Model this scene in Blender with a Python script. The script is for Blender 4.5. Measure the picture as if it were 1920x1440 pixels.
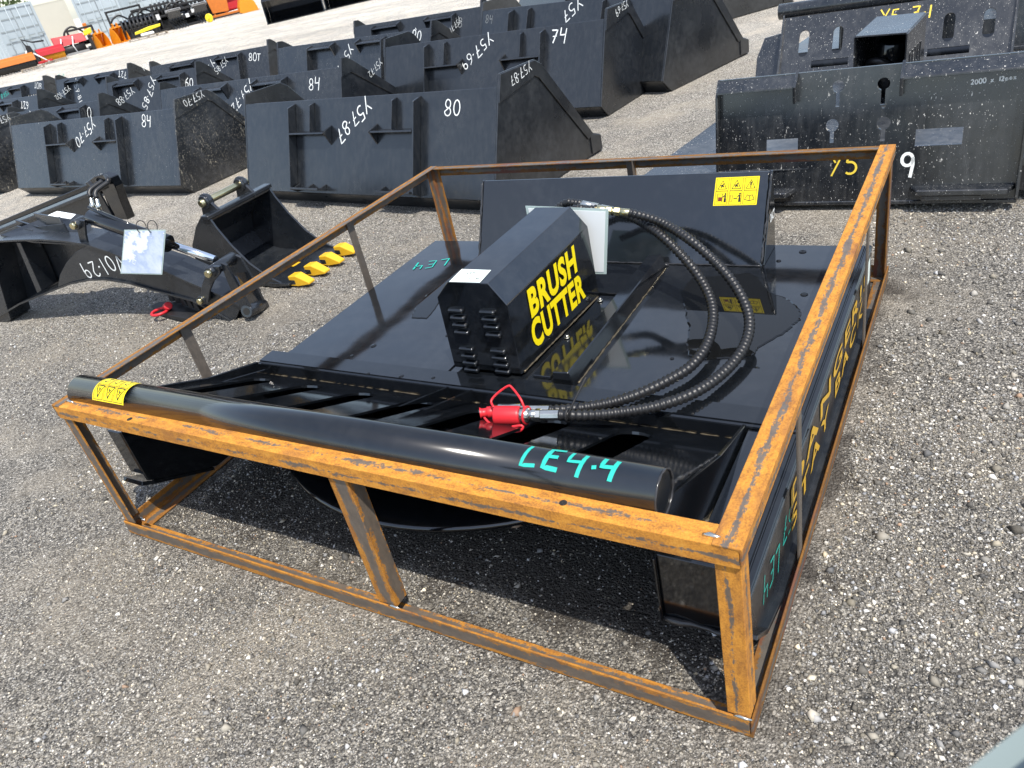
import bpy, bmesh, math, random
import numpy as np
from mathutils import Vector, Matrix
from mathutils.geometry import tessellate_polygon
R_ = math.radians
random.seed(7)
scene = bpy.context.scene
for o in list(bpy.data.objects):
    bpy.data.objects.remove(o)
COL = scene.collection

# ------------------------------------------------------------------ camera
CAM_POS = Vector((2.32945, -0.91500, 1.48051))
CX = Vector((0.85934926, 0.4713884, -0.19827212))      # camera right
CDN = Vector((0.10384415, -0.5404875, -0.83491895))    # camera down
CF = Vector((-0.50073471, 0.69689758, -0.51341846))    # camera forward
FPX = 1437.07
cam = bpy.data.cameras.new('camera')
cam.sensor_fit = 'HORIZONTAL'; cam.sensor_width = 36.0
cam.lens = FPX / 1920 * 36
cam.clip_start = 0.02; cam.clip_end = 2000
cam.dof.use_dof = True; cam.dof.focus_distance = 2.7; cam.dof.aperture_fstop = 11.0
camo = bpy.data.objects.new('camera', cam); COL.objects.link(camo)
m = Matrix.Identity(4)
for i in range(3):
    m[i][0] = CX[i]; m[i][1] = -CDN[i]; m[i][2] = -CF[i]; m[i][3] = CAM_POS[i]
camo.matrix_world = m
scene.camera = camo
scene.render.resolution_x = 1024; scene.render.resolution_y = 768

# ------------------------------------------------------------------ world, sun, exposure
SUN_EL = R_(62.0)
SUN_H = Vector((0.777, -0.629, 0)).normalized()        # horizontal direction towards the sun
SUN_DIR = Vector((SUN_H.x*math.cos(SUN_EL), SUN_H.y*math.cos(SUN_EL), math.sin(SUN_EL)))
world = bpy.data.worlds.new('World'); scene.world = world; world.use_nodes = True
wn = world.node_tree.nodes; wl = world.node_tree.links
sky = wn.new('ShaderNodeTexSky'); sky.sky_type = 'NISHITA'; sky.sun_disc = False
sky.sun_elevation = SUN_EL; sky.sun_rotation = math.atan2(SUN_H.x, SUN_H.y)
sky.dust_density = 1.0; sky.air_density = 1.0; sky.ozone_density = 1.0
wn['Background'].inputs[1].default_value = 0.15
# thin veil of high cloud, even over the whole sky
tc = wn.new('ShaderNodeTexCoord'); cn = wn.new('ShaderNodeTexNoise'); cn.inputs['Scale'].default_value = 2.2; cn.inputs['Detail'].default_value = 5
wl.new(tc.outputs['Generated'], cn.inputs['Vector'])
cr = wn.new('ShaderNodeMapRange'); cr.inputs[1].default_value = .35; cr.inputs[2].default_value = .7; cr.inputs[3].default_value = .16; cr.inputs[4].default_value = .42
wl.new(cn.outputs['Fac'], cr.inputs[0])
veil = wn.new('ShaderNodeMix'); veil.data_type = 'RGBA'; veil.inputs[7].default_value = (3.7, 3.75, 3.8, 1)
wl.new(cr.outputs[0], veil.inputs[0]); wl.new(sky.outputs[0], veil.inputs[6])
wl.new(veil.outputs[2], wn['Background'].inputs[0])
sun = bpy.data.lights.new('sun', 'SUN'); sun.energy = 3.2; sun.angle = R_(0.53); sun.color = (1.0, 0.955, 0.88)
suno = bpy.data.objects.new('sun', sun); COL.objects.link(suno)
suno.location = (3, -3, 6); suno.rotation_euler = SUN_DIR.to_track_quat('Z', 'Y').to_euler()
vs = scene.view_settings
vs.view_transform = 'Standard'; vs.look = 'None'; vs.exposure = 0.85; vs.gamma = 1.0; vs.use_curve_mapping = False

# ------------------------------------------------------------------ helpers
def ray(px, py):
    return CX*((px-960)/FPX) + CDN*((py-720)/FPX) + CF
def Uz(px, py, z=0.0):
    d = ray(px, py); return CAM_POS + d*((z-CAM_POS.z)/d.z)
def Uy(px, py, y):
    d = ray(px, py); return CAM_POS + d*((y-CAM_POS.y)/d.y)
def Ux(px, py, x):
    d = ray(px, py); return CAM_POS + d*((x-CAM_POS.x)/d.x)
def Upl(px, py, P, n):
    d = ray(px, py); return CAM_POS + d*((P-CAM_POS).dot(n)/d.dot(n))
def V(*a): return Vector(a)

WM = {}                                  # world matrix of every object as built
def put(o, M, parent=None):
    WM[o.name] = M
    if parent is not None:
        o.parent = parent
        o.matrix_local = WM[parent.name].inverted() @ M
    else:
        o.matrix_local = M
def thing(name, label, cat, loc=(0,0,0), rotz=0.0, group=None):
    o = bpy.data.objects.new(name, None); COL.objects.link(o)
    o.empty_display_size = 0.1
    put(o, Matrix.Translation(Vector(loc)) @ Matrix.Rotation(rotz, 4, 'Z'))
    o['label'] = label; o['category'] = cat
    if group: o['group'] = group
    return o
def tag(o, label, cat, group=None):
    o['label'] = label; o['category'] = cat
    if group: o['group'] = group
    return o
def struct(o): o['kind'] = 'structure'; return o
def stuff(o): o['kind'] = 'stuff'; return o

class MB:
    """collects shapes for ONE mesh object (coordinates in world space unless M is given at build)"""
    def __init__(s): s.v = []; s.f = []; s.sm = []; s.a = []
    def add(s, vs, fs, smooth=False):
        n = len(s.v); s.v += [tuple(p) for p in vs]
        for f in fs: s.f.append([i+n for i in f]); s.sm.append(smooth)
        return s
    def box(s, a, b, M=None):
        xs = (a[0], b[0]); ys = (a[1], b[1]); zs = (a[2], b[2])
        vs = [Vector((xs[i], ys[j], zs[k])) for k in (0,1) for j in (0,1) for i in (0,1)]
        if M: vs = [M @ p for p in vs]
        return s.add(vs, [(0,2,3,1),(4,5,7,6),(0,1,5,4),(2,6,7,3),(0,4,6,2),(1,3,7,5)])
    def prism(s, pts, off):
        """closed polygon of 3D points extruded along off"""
        n = len(pts); off = Vector(off); p = [Vector(q) for q in pts]
        # orientation: first cap must face away from off
        nn = Vector((0,0,0))
        for i in range(n): nn += p[i].cross(p[(i+1) % n])
        if nn.dot(off) > 0: p = p[::-1]
        return s.add(p + [q+off for q in p], [tuple(range(n)), tuple(range(2*n-1, n-1, -1))] +
                     [(i, n+i, n+(i+1) % n, (i+1) % n) for i in range(n)])
    def holed(s, outer, holes, O, u, v, n, t):
        """plate with holes: 2D loops in (u,v), thickness t along n"""
        loops = [outer] + list(holes)
        flat = [p for l in loops for p in l]
        tris = tessellate_polygon([[Vector((p[0], p[1], 0)) for p in l] for l in loops])
        N = len(flat)
        vs = [O+u*p[0]+v*p[1] for p in flat] + [O+u*p[0]+v*p[1]+n*t for p in flat]
        fs = []
        for a, b, c in tris:
            A, B, C = flat[a], flat[b], flat[c]
            ar = (B[0]-A[0])*(C[1]-A[1])-(B[1]-A[1])*(C[0]-A[0])
            if ar < 0: b, c = c, b
            fs.append((a, c, b)); fs.append((a+N, b+N, c+N))
        k = 0
        for l in loops:
            L = len(l)
            for i in range(L):
                fs.append((k+i, k+(i+1) % L, k+(i+1) % L+N, k+i+N))
            k += L
        return s.add(vs, fs)
    def tube(s, path, r, n=12, cap=True, smooth=True, closed=False):
        P = [Vector(p) for p in path]; m = len(P)
        rr = r if isinstance(r, (list, tuple)) else [r]*m
        prev = None; rings = []
        for i in range(m):
            if closed: t = P[(i+1) % m]-P[i-1]
            else: t = P[min(i+1, m-1)]-P[max(i-1, 0)]
            if t.length < 1e-9: t = Vector((0,0,1))
            t.normalize()
            if prev is None:
                a = t.orthogonal().normalized()
            else:
                a = prev - t*prev.dot(t)
                a = a.normalized() if a.length > 1e-6 else t.orthogonal().normalized()
            prev = a; b = t.cross(a)
            rings.append([P[i]+(a*math.cos(2*math.pi*k/n)+b*math.sin(2*math.pi*k/n))*rr[i] for k in range(n)])
        base = len(s.v)
        for rg in rings: s.v += [tuple(p) for p in rg]
        for i in range(m if closed else m-1):
            j = (i+1) % m
            for k in range(n):
                s.f.append([base+i*n+k, base+i*n+(k+1) % n, base+j*n+(k+1) % n, base+j*n+k]); s.sm.append(smooth)
        if cap and not closed:
            s.f.append([base+k for k in range(n-1, -1, -1)]); s.sm.append(False)
            s.f.append([base+(m-1)*n+k for k in range(n)]); s.sm.append(False)
        return s
    def cyl(s, a, b, r, n=16): return s.tube([a, b], r, n)
    def ribbon(s, pts, O, u, v, w, closed=False):
        """flat stroke of width w along 2D points"""
        P = [O+u*p[0]+v*p[1] for p in pts]; nrm = u.cross(v).normalized(); m = len(P)
        L = []
        for i in range(m):
            if closed: t = (P[(i+1) % m]-P[i-1])
            else: t = P[min(i+1, m-1)]-P[max(i-1, 0)]
            if t.length < 1e-9: t = u
            t.normalize(); q = nrm.cross(t)*(w/2)
            L.append((P[i]-q, P[i]+q))
        vs = [p for q in L for p in q]
        fs = [(2*i, 2*i+2, 2*i+3, 2*i+1) for i in range(m-1)]
        if closed: fs.append((2*m-2, 0, 1, 2*m-1))
        return s.add(vs, fs)
    def quad(s, a, b, c, d): return s.add([a, b, c, d], [(0,1,2,3)])
    def build(s, name, mat, parent=None, bevel=0.0, local=False, seg=1, angle=35):
        me = bpy.data.meshes.new(name)
        me.from_pydata(s.v, [], s.f); me.materials.append(mat)
        me.polygons.foreach_set('use_smooth', s.sm)
        if bevel > 0:
            bm = bmesh.new(); bm.from_mesh(me)
            bmesh.ops.remove_doubles(bm, verts=bm.verts, dist=1e-5)
            es = [e for e in bm.edges if len(e.link_faces) == 2 and e.calc_face_angle(0) > R_(angle)]
            bmesh.ops.bevel(bm, geom=es, offset=bevel, segments=seg, affect='EDGES', clamp_overlap=True)
            bm.to_mesh(me); bm.free()
        o = bpy.data.objects.new(name, me); COL.objects.link(o)
        if parent is None: put(o, Matrix.Identity(4))
        else:
            if not local: me.transform(WM[parent.name].inverted())
            put(o, WM[parent.name], parent)
        me.update()
        return o

def copy_tree(o, M, parent=None):
    c = o.copy(); COL.objects.link(c)
    rel = M @ WM[o.name].inverted()
    put(c, M, parent)
    for ch in [x for x in o.children]:
        copy_tree(ch, rel @ WM[ch.name], c)
    return c

# ------------------------------------------------------------------ materials
def newmat(name):
    mt = bpy.data.materials.new(name); mt.use_nodes = True
    nt = mt.node_tree
    return mt, nt, nt.nodes['Principled BSDF']
def nd(nt, typ, **kw):
    n = nt.nodes.new(typ)
    for k, val in kw.items():
        if k in n.inputs.keys(): n.inputs[k].default_value = val
        else: setattr(n, k, val)
    return n
def ramp(nt, fac, stops, interp='LINEAR'):
    r = nt.nodes.new('ShaderNodeValToRGB'); r.color_ramp.interpolation = interp
    el = r.color_ramp.elements
    while len(el) < len(stops): el.new(0.5)
    for e, (p, c) in zip(el, stops):
        e.position = p; e.color = (c[0], c[1], c[2], 1) if hasattr(c, '__len__') else (c, c, c, 1)
    nt.links.new(fac, r.inputs[0]); return r
def mixc(nt, fac, a, b):
    mx = nt.nodes.new('ShaderNodeMix'); mx.data_type = 'RGBA'
    for sock, val in ((0, fac), (6, a), (7, b)):
        if hasattr(val, 'is_output') or isinstance(val, bpy.types.NodeSocket): nt.links.new(val, mx.inputs[sock])
        elif hasattr(val, '__len__'): mx.inputs[sock].default_value = (val[0], val[1], val[2], 1)
        else: mx.inputs[sock].default_value = val
    return mx.outputs[2]
def mathn(nt, op, a, b=None):
    n = nt.nodes.new('ShaderNodeMath'); n.operation = op
    for i, val in ((0, a), (1, b)):
        if val is None: continue
        if isinstance(val, bpy.types.NodeSocket): nt.links.new(val, n.inputs[i])
        else: n.inputs[i].default_value = val
    return n.outputs[0]
def coords(nt, scale=(1,1,1), world=False):
    mp = nt.nodes.new('ShaderNodeMapping'); mp.inputs['Scale'].default_value = scale
    if world:
        g = nt.nodes.new('ShaderNodeNewGeometry'); nt.links.new(g.outputs['Position'], mp.inputs[0])
    else:
        t = nt.nodes.new('ShaderNodeTexCoord'); nt.links.new(t.outputs['Object'], mp.inputs[0])
    return mp.outputs[0]
def noise(nt, vec, scale, detail=3.0, rough=0.5):
    n = nd(nt, 'ShaderNodeTexNoise', Scale=scale, Detail=detail, Roughness=rough)
    nt.links.new(vec, n.inputs['Vector']); return n.outputs['Fac']
def bump(nt, bsdf, h, strength, dist):
    b = nd(nt, 'ShaderNodeBump', Strength=strength, Distance=dist)
    nt.links.new(h, b.inputs['Height']); nt.links.new(b.outputs[0], bsdf.inputs['Normal'])

def simple(name, col, rough=0.5, metal=0.0, var=0.0, vscale=20, spec=0.5):
    mt, nt, b = newmat(name)
    b.inputs['Roughness'].default_value = rough; b.inputs['Metallic'].default_value = metal
    b.inputs['Specular IOR Level'].default_value = spec
    if var > 0:
        f = noise(nt, coords(nt), vscale, 4)
        c = mixc(nt, f, [x*(1-var) for x in col], [min(1, x*(1+var)) for x in col])
        nt.links.new(c, b.inputs['Base Color'])
    else: b.inputs['Base Color'].default_value = (*col, 1)
    return mt

def black_paint(name, base=0.010, rough=(0.06, 0.2), dust=0.25, splat=0.0, streak=0.0, wav=0.02, tint=(0.8, 1.0, 1.3), splat_col=(0.62, 0.6, 0.55), ior=1.7):
    """gloss black enamel: uneven gloss, thin dust film, optional white splatter and rain streaks"""
    mt, nt, b = newmat(name); L = nt.links
    co = coords(nt, world=True)
    n1 = noise(nt, co, 3.0, 4, 0.6); n2 = noise(nt, co, 26.0, 5, 0.65)
    dustf = ramp(nt, mathn(nt, 'MULTIPLY', n1, n2), [(0.2, 0.0), (0.42, 1.0)]).outputs[0]
    dk = [base*t for t in tint]
    col = mixc(nt, mathn(nt, 'MULTIPLY', dustf, dust), dk, (0.085, 0.088, 0.092))
    rr = ramp(nt, n1, [(0.3, rough[0]), (0.7, rough[1])]).outputs[0]
    if streak > 0:
        st = noise(nt, coords(nt, (38, 38, 1.2), True), 1.0, 4, 0.6)
        sf = mathn(nt, 'MULTIPLY', ramp(nt, st, [(0.45, 0.0), (0.75, 1.0)]).outputs[0], streak)
        col = mixc(nt, sf, col, (0.13, 0.128, 0.122))
        rr = mathn(nt, 'ADD', rr, mathn(nt, 'MULTIPLY', sf, 0.25))
    if splat > 0:
        pn = ramp(nt, noise(nt, co, 4.0, 3), [(0.36, 0.15), (0.62, 1.0)]).outputs[0]
        th = 0.745-splat*0.36
        n3 = noise(nt, coords(nt, (1, 1, 0.6), True), 150.0, 3, 0.6)
        n4 = noise(nt, coords(nt, (1, 1, 0.28), True), 60.0, 3, 0.65)
        s1 = ramp(nt, n3, [(th, 0.0), (th+.03, 1.0)]).outputs[0]
        s2 = ramp(nt, n4, [(th+.03, 0.0), (th+.05, 1.0)]).outputs[0]
        s = mathn(nt, 'MULTIPLY', mathn(nt, 'MAXIMUM', s1, s2), pn)
        col = mixc(nt, s, col, splat_col)
        rr = mathn(nt, 'ADD', rr, mathn(nt, 'MULTIPLY', s, 0.5))
    L.new(col, b.inputs['Base Color']); L.new(rr, b.inputs['Roughness'])
    b.inputs['IOR'].default_value = ior
    if wav > 0: bump(nt, b, noise(nt, co, 2.2, 2), wav, 0.2)
    return mt

M = {}
M['gloss'] = black_paint('gloss_black_enamel', 0.005, (0.05, 0.13), dust=0.06, wav=0.010)
M['gloss_tube'] = black_paint('gloss_black_tube', 0.005, (0.10, 0.16), dust=0.06, wav=0.0)
M['gloss_flat'] = black_paint('gloss_black_deck', 0.006, (0.05, 0.12), dust=0.13, wav=0.03, ior=1.85)
M['satin'] = black_paint('satin_black_paint', 0.009, (0.17, 0.28), dust=0.12, streak=0.10, wav=0.015, ior=1.75)
M['satin2'] = black_paint('satin_black_speckled', 0.009, (0.18, 0.30), dust=0.2, streak=0.16, splat=0.12, wav=0.01, ior=1.75)
M['side'] = black_paint('gritty_black_side', 0.009, (0.24, 0.36), dust=0.28, splat=0.02, wav=0.01)
M['sidedirty'] = black_paint('muddy_black_side', 0.010, (0.3, 0.45), dust=0.5, splat=0.36, wav=0.01, splat_col=(0.30, 0.275, 0.215))
M['dirty'] = black_paint('weathered_black_paint', 0.010, (0.16, 0.28), dust=0.25, splat=0.24, streak=0.18, wav=0.02, ior=1.75)
M['deckdirty'] = black_paint('weathered_flat_deck', 0.02, (0.2, 0.36), dust=1.0, splat=0.26, wav=0.02, ior=1.75)
M['armgrey'] = black_paint('charcoal_grey_enamel', 0.014, (0.2, 0.32), dust=0.18, wav=0.01)
M['rubber'] = simple('black_rubber_hose', (0.011, 0.011, 0.012), 0.42, var=0.4, vscale=60)
M['black'] = simple('matt_black', (0.012, 0.012, 0.013), 0.55, var=0.3)
M['zinc'] = simple('zinc_plated_steel', (0.62, 0.61, 0.56), 0.24, 1.0, var=0.2, vscale=50)
M['brass'] = simple('yellow_zinc', (0.62, 0.55, 0.33), 0.25, 1.0, var=0.15, vscale=60)
M['chrome'] = simple('chrome_rod', (0.82, 0.84, 0.88), 0.08, 1.0)
M['redcap'] = simple('red_plastic_cap', (0.60, 0.02, 0.03), 0.42, var=0.12, vscale=40)
M['yellow'] = simple('yellow_decal', (0.86, 0.68, 0.004), 0.4)
M['yellow2'] = simple('faded_yellow_decal', (0.62, 0.36, 0.03), 0.45, var=0.15, vscale=30)
M['tooth'] = simple('yellow_painted_tooth', (0.74, 0.42, 0.018), 0.4, var=0.1, vscale=30)
M['ink'] = simple('black_print', (0.015, 0.013, 0.01), 0.5)
M['inkthin'] = simple('brown_print', (0.16, 0.10, 0.012), 0.5)
M['maroon'] = simple('maroon_print', (0.16, 0.02, 0.01), 0.5)
M['chalk'] = simple('white_paint_marker', (0.80, 0.82, 0.80), 0.6)
M['chalkgrey'] = simple('faint_paint_marker', (0.22, 0.23, 0.23), 0.6)
M['teal'] = simple('teal_paint_marker', (0.015, 0.42, 0.34), 0.55)
M['ychalk'] = simple('yellow_paint_marker', (0.75, 0.55, 0.05), 0.6)
M['weld'] = simple('weld_bead', (0.16, 0.13, 0.085), 0.38, 0.6, var=0.8, vscale=90)
M['welddark'] = simple('painted_weld_bead', (0.03, 0.03, 0.032), 0.2, 0.0, var=0.5, vscale=90)
M['sticker'] = simple('white_sticker', (0.72, 0.80, 0.74), 0.45)
M['labelred'] = simple('red_label', (0.65, 0.03, 0.05), 0.5)
M['white'] = simple('white_paint', (0.78, 0.79, 0.79), 0.5)

def paper_mat():
    mt, nt, b = newmat('damp_printed_paper'); L = nt.links
    co = coords(nt); n1 = noise(nt, co, 6.0, 5, 0.65)
    c = ramp(nt, n1, [(0.42, (0.80, 0.84, 0.87)), (0.44, (0.42, 0.52, 0.72)), (0.50, (0.52, 0.61, 0.77)), (0.56, (0.62, 0.70, 0.82)), (0.7, (0.74, 0.79, 0.85))]).outputs[0]
    L.new(c, b.inputs['Base Color']); b.inputs['Roughness'].default_value = 0.3
    b.inputs['Coat Weight'].default_value = 0.6; b.inputs['Coat Roughness'].default_value = 0.08
    return mt
M['paper'] = paper_mat()
M['paperwhite'] = simple('white_paper', (0.80, 0.83, 0.83), 0.5, var=0.03, vscale=8)
M['plastic'] = simple('clear_plastic_edge', (0.45, 0.55, 0.53), 0.15)

def rust_mat(name, grey=0.5, dark=0.25, tone=1.0):
    """orange surface rust over grey mill scale; local X runs along the bar"""
    mt, nt, b = newmat(name); L = nt.links
    t = nt.nodes.new('ShaderNodeTexCoord')
    oi = nt.nodes.new('ShaderNodeObjectInfo')
    addv = nt.nodes.new('ShaderNodeVectorMath'); addv.operation = 'ADD'
    mul = nt.nodes.new('ShaderNodeVectorMath'); mul.operation = 'SCALE'; mul.inputs[0].default_value = (13, 7, 5)
    L.new(oi.outputs['Random'], mul.inputs['Scale'])
    L.new(t.outputs['Object'], addv.inputs[0]); L.new(mul.outputs[0], addv.inputs[1])
    def mapped(s):
        mp = nt.nodes.new('ShaderNodeMapping'); mp.inputs['Scale'].default_value = s
        L.new(addv.outputs[0], mp.inputs[0]); return mp.outputs[0]
    fine = noise(nt, mapped((1, 1, 1)), 240, 4, 0.7)
    med = noise(nt, mapped((0.5, 1, 1)), 55, 4, 0.65)
    big = noise(nt, mapped((0.5, 1, 1)), 9, 3, 0.55)
    org = ramp(nt, mathn(nt, 'ADD', mathn(nt, 'MULTIPLY', fine, 0.5), mathn(nt, 'MULTIPLY', med, 0.5)),
               [(0.30, [c*tone for c in (0.15, 0.06, 0.018)]), (0.42, [c*tone for c in (0.38, 0.155, 0.022)]), (0.54, [c*tone for c in (0.60, 0.25, 0.028)]), (0.70, [c*tone for c in (0.68, 0.34, 0.055)])]).outputs[0]
    org = mixc(nt, ramp(nt, big, [(0.54, 0.0), (0.70, dark*2)]).outputs[0], org, (0.12, 0.045, 0.03))
    sepn = nt.nodes.new('ShaderNodeSeparateXYZ'); L.new(t.outputs['Object'], sepn.inputs[0])
    stripe = noise(nt, mapped((0.30, 1.5, 1.5)), 26, 6, 0.75)
    wob = noise(nt, mapped((1.0, 1.0, 1.0)), 95, 4, 0.75)
    # mill scale survives along the middle of each flange, rust creeps in from the edges
    cen = mathn(nt, 'ABSOLUTE', mathn(nt, 'SUBTRACT', mathn(nt, 'ABSOLUTE', sepn.outputs[1]), 0.026))
    cen2 = mathn(nt, 'ABSOLUTE', mathn(nt, 'SUBTRACT', mathn(nt, 'ABSOLUTE', sepn.outputs[2]), 0.026))
    edge = mathn(nt, 'MINIMUM', cen, cen2)
    jit = mathn(nt, 'ADD', mathn(nt, 'MULTIPLY', mathn(nt, 'SUBTRACT', stripe, 0.5), 0.06), mathn(nt, 'MULTIPLY', mathn(nt, 'SUBTRACT', wob, 0.5), 0.03))
    g = mathn(nt, 'SUBTRACT', mathn(nt, 'ADD', edge, jit), grey*0.016)
    gf = ramp(nt, mathn(nt, 'ADD', mathn(nt, 'MULTIPLY', g, 60.0), 0.5), [(0.40, 1.0), (0.60, 0.0)]).outputs[0]
    gcol = mixc(nt, med, (0.045, 0.045, 0.042), (0.135, 0.13, 0.118))
    L.new(mixc(nt, mathn(nt, 'MULTIPLY', gf, 0.9), org, gcol), b.inputs['Base Color'])
    L.new(mathn(nt, 'SUBTRACT', 0.85, mathn(nt, 'MULTIPLY', gf, 0.35)), b.inputs['Roughness'])
    bump(nt, b, mathn(nt, 'ADD', fine, med), 0.25, 0.0015)
    return mt
M['rust'] = rust_mat('rusty_angle_iron', 0.10, 0.25, 0.92)
M['rustside'] = rust_mat('streaked_angle_iron', 0.34, 0.3, 0.85)
M['rustgrey'] = rust_mat('scaled_angle_iron', 1.0, 0.2, 0.7)
M['rustdark'] = rust_mat('brown_angle_iron', 0.5, 0.6, 0.32)
M['rustbrown'] = rust_mat('ochre_brown_angle_iron', 0.6, 0.4, 0.5)
M['barsteel'] = rust_mat('grey_flat_bar', 2.6, 0.4, 0.5)

# ------------------------------------------------------------------ marker handwriting (single strokes)
def arc(cx, cy, rx, ry, a0, a1, n=10):
    return [(cx+rx*math.cos(R_(a0+(a1-a0)*i/n)), cy+ry*math.sin(R_(a0+(a1-a0)*i/n))) for i in range(n+1)]
GL = {
 'Y': [[(0, 1), (.28, .55)], [(.62, 1), (.1, -.1)]],
 '5': [[(.55, 1), (.15, .98), (.1, .58)] + arc(.25, .3, .3, .3, 100, -130, 9)],
 '7': [[(0, .97), (.55, 1), (.2, 0)], [(.12, .5), (.5, .55)]],
 '.': [[(.06, .42), (.2, .46)]],
 '8': [arc(.28, .74, .21, .25, 80, 260, 7) + arc(.28, .26, .26, .25, 90, -180, 9) + arc(.3, .72, .2, .26, -90, 80, 6)],
 '0': [arc(.3, .5, .28, .5, 100, 470, 16)],
 '4': [[(.05, 1), (.02, .5), (.5, .55)], [(.5, .95), (.42, -.05)]],
 '6': [[(.5, .98), (.2, .75), (.06, .35)] + arc(.28, .26, .23, .26, 170, 520, 12)],
 '9': [arc(.27, .72, .22, .26, 20, 380, 12) + [(.5, .5), (.42, -.05)]],
 '1': [[(.2, 1), (.15, 0)]],
 '2': [arc(.25, .72, .22, .26, 160, -30, 8) + [(.05, .02), (.55, .06)]],
 '3': [arc(.22, .74, .22, .25, 140, -80, 8) + arc(.22, .26, .25, .26, 80, -140, 9)],
 'T': [[(0, .97), (.6, 1)], [(.3, 1), (.26, 0)]],
 'L': [[(.1, 1), (.02, .02), (.5, .08)]],
 'E': [[(.5, .98), (.08, .92), (.02, .05), (.5, .02)], [(.06, .5), (.4, .52)]],
 'V': [[(0, 1), (.25, 0), (.6, 1)]],
 'H': [[(.05, 1), (.0, 0)], [(.5, 1), (.48, 0)], [(.02, .5), (.5, .5)]],
 'a': [arc(.25, .25, .2, .24, 40, 400, 10) + [(.5, .02)]],
 'x': [[(0, .6), (.45, 0)], [(.45, .6), (0, 0)]],
 ' ': [],
}
def handwriting(mb, text, O, u, v, h, w, seed=0):
    """strokes of text starting at O (baseline left), u along, v up, letter height h"""
    rnd = random.Random(seed*31+len(text)); x = 0.0
    for ch in text:
        dy = rnd.uniform(-.06, .06); sc = rnd.uniform(.92, 1.08)
        for st in GL.get(ch, []):
            st = [(st[i][0]+(st[i+1][0]-st[i][0])*k/4, st[i][1]+(st[i+1][1]-st[i][1])*k/4) for i in range(len(st)-1) for k in range(4)]+[st[-1]]
            mb.ribbon([((x+p[0]*sc)*h, (p[1]*sc+dy)*h) for p in st], O, u, v, w*rnd.uniform(.8, 1.2))
        x += .34 if ch == '.' else (.45 if ch == '1' else .78)
    return x*h
def write_mark(parent, text, O, ang, h, mat='chalk', w=None, frame=None, local=True, seed=0, name='paint_marking', lift=0.0015, centre=True):
    """handwriting on a plane; frame = (u, v) plane axes, ang turns the writing within it"""
    u0, v0 = frame
    ca, sa = math.cos(R_(ang)), math.sin(R_(ang))
    u = u0*ca+v0*sa; v = v0*ca-u0*sa
    mb = MB(); n = u0.cross(v0).normalized()
    wd = sum(.34 if c == '.' else (.45 if c == '1' else .78) for c in text)*h
    O2 = Vector(O) + n*lift
    if centre: O2 = O2 - u*(wd*.48) - v*(h*.5)
    handwriting(mb, text, O2, u, v, h, w or h*.085, seed)
    return mb.build(name, M[mat], parent, local=local)

def text_mesh(text, bold=0.03, space=1.0):
    cu = bpy.data.curves.new('txt', 'FONT'); cu.body = text; cu.offset = bold; cu.resolution_u = 4
    cu.space_character = space
    ob = bpy.data.objects.new('txt', cu); COL.objects.link(ob)
    dg = bpy.context.evaluated_depsgraph_get()
    me = bpy.data.meshes.new_from_object(ob.evaluated_get(dg))
    vs = [v.co.copy() for v in me.vertices]; fs = [tuple(p.vertices) for p in me.polygons]
    bpy.data.objects.remove(ob); bpy.data.curves.remove(cu); bpy.data.meshes.remove(me)
    x0 = min(v.x for v in vs); x1 = max(v.x for v in vs); y0 = min(v.y for v in vs); y1 = max(v.y for v in vs)
    return [((v.x-x0)/(x1-x0), (v.y-y0)/(y1-y0)) for v in vs], fs
def print_text(text, BL, BR, TL, mat, parent, name='lettering', bold=0.03, lift=0.002, space=1.0):
    uv, fs = text_mesh(text, bold, space)
    u = BR-BL; v = TL-BL; n = u.cross(v).normalized()
    mb = MB(); mb.add([BL+u*a+v*b+n*lift for a, b in uv], fs)
    return mb.build(name, mat, parent)
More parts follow.
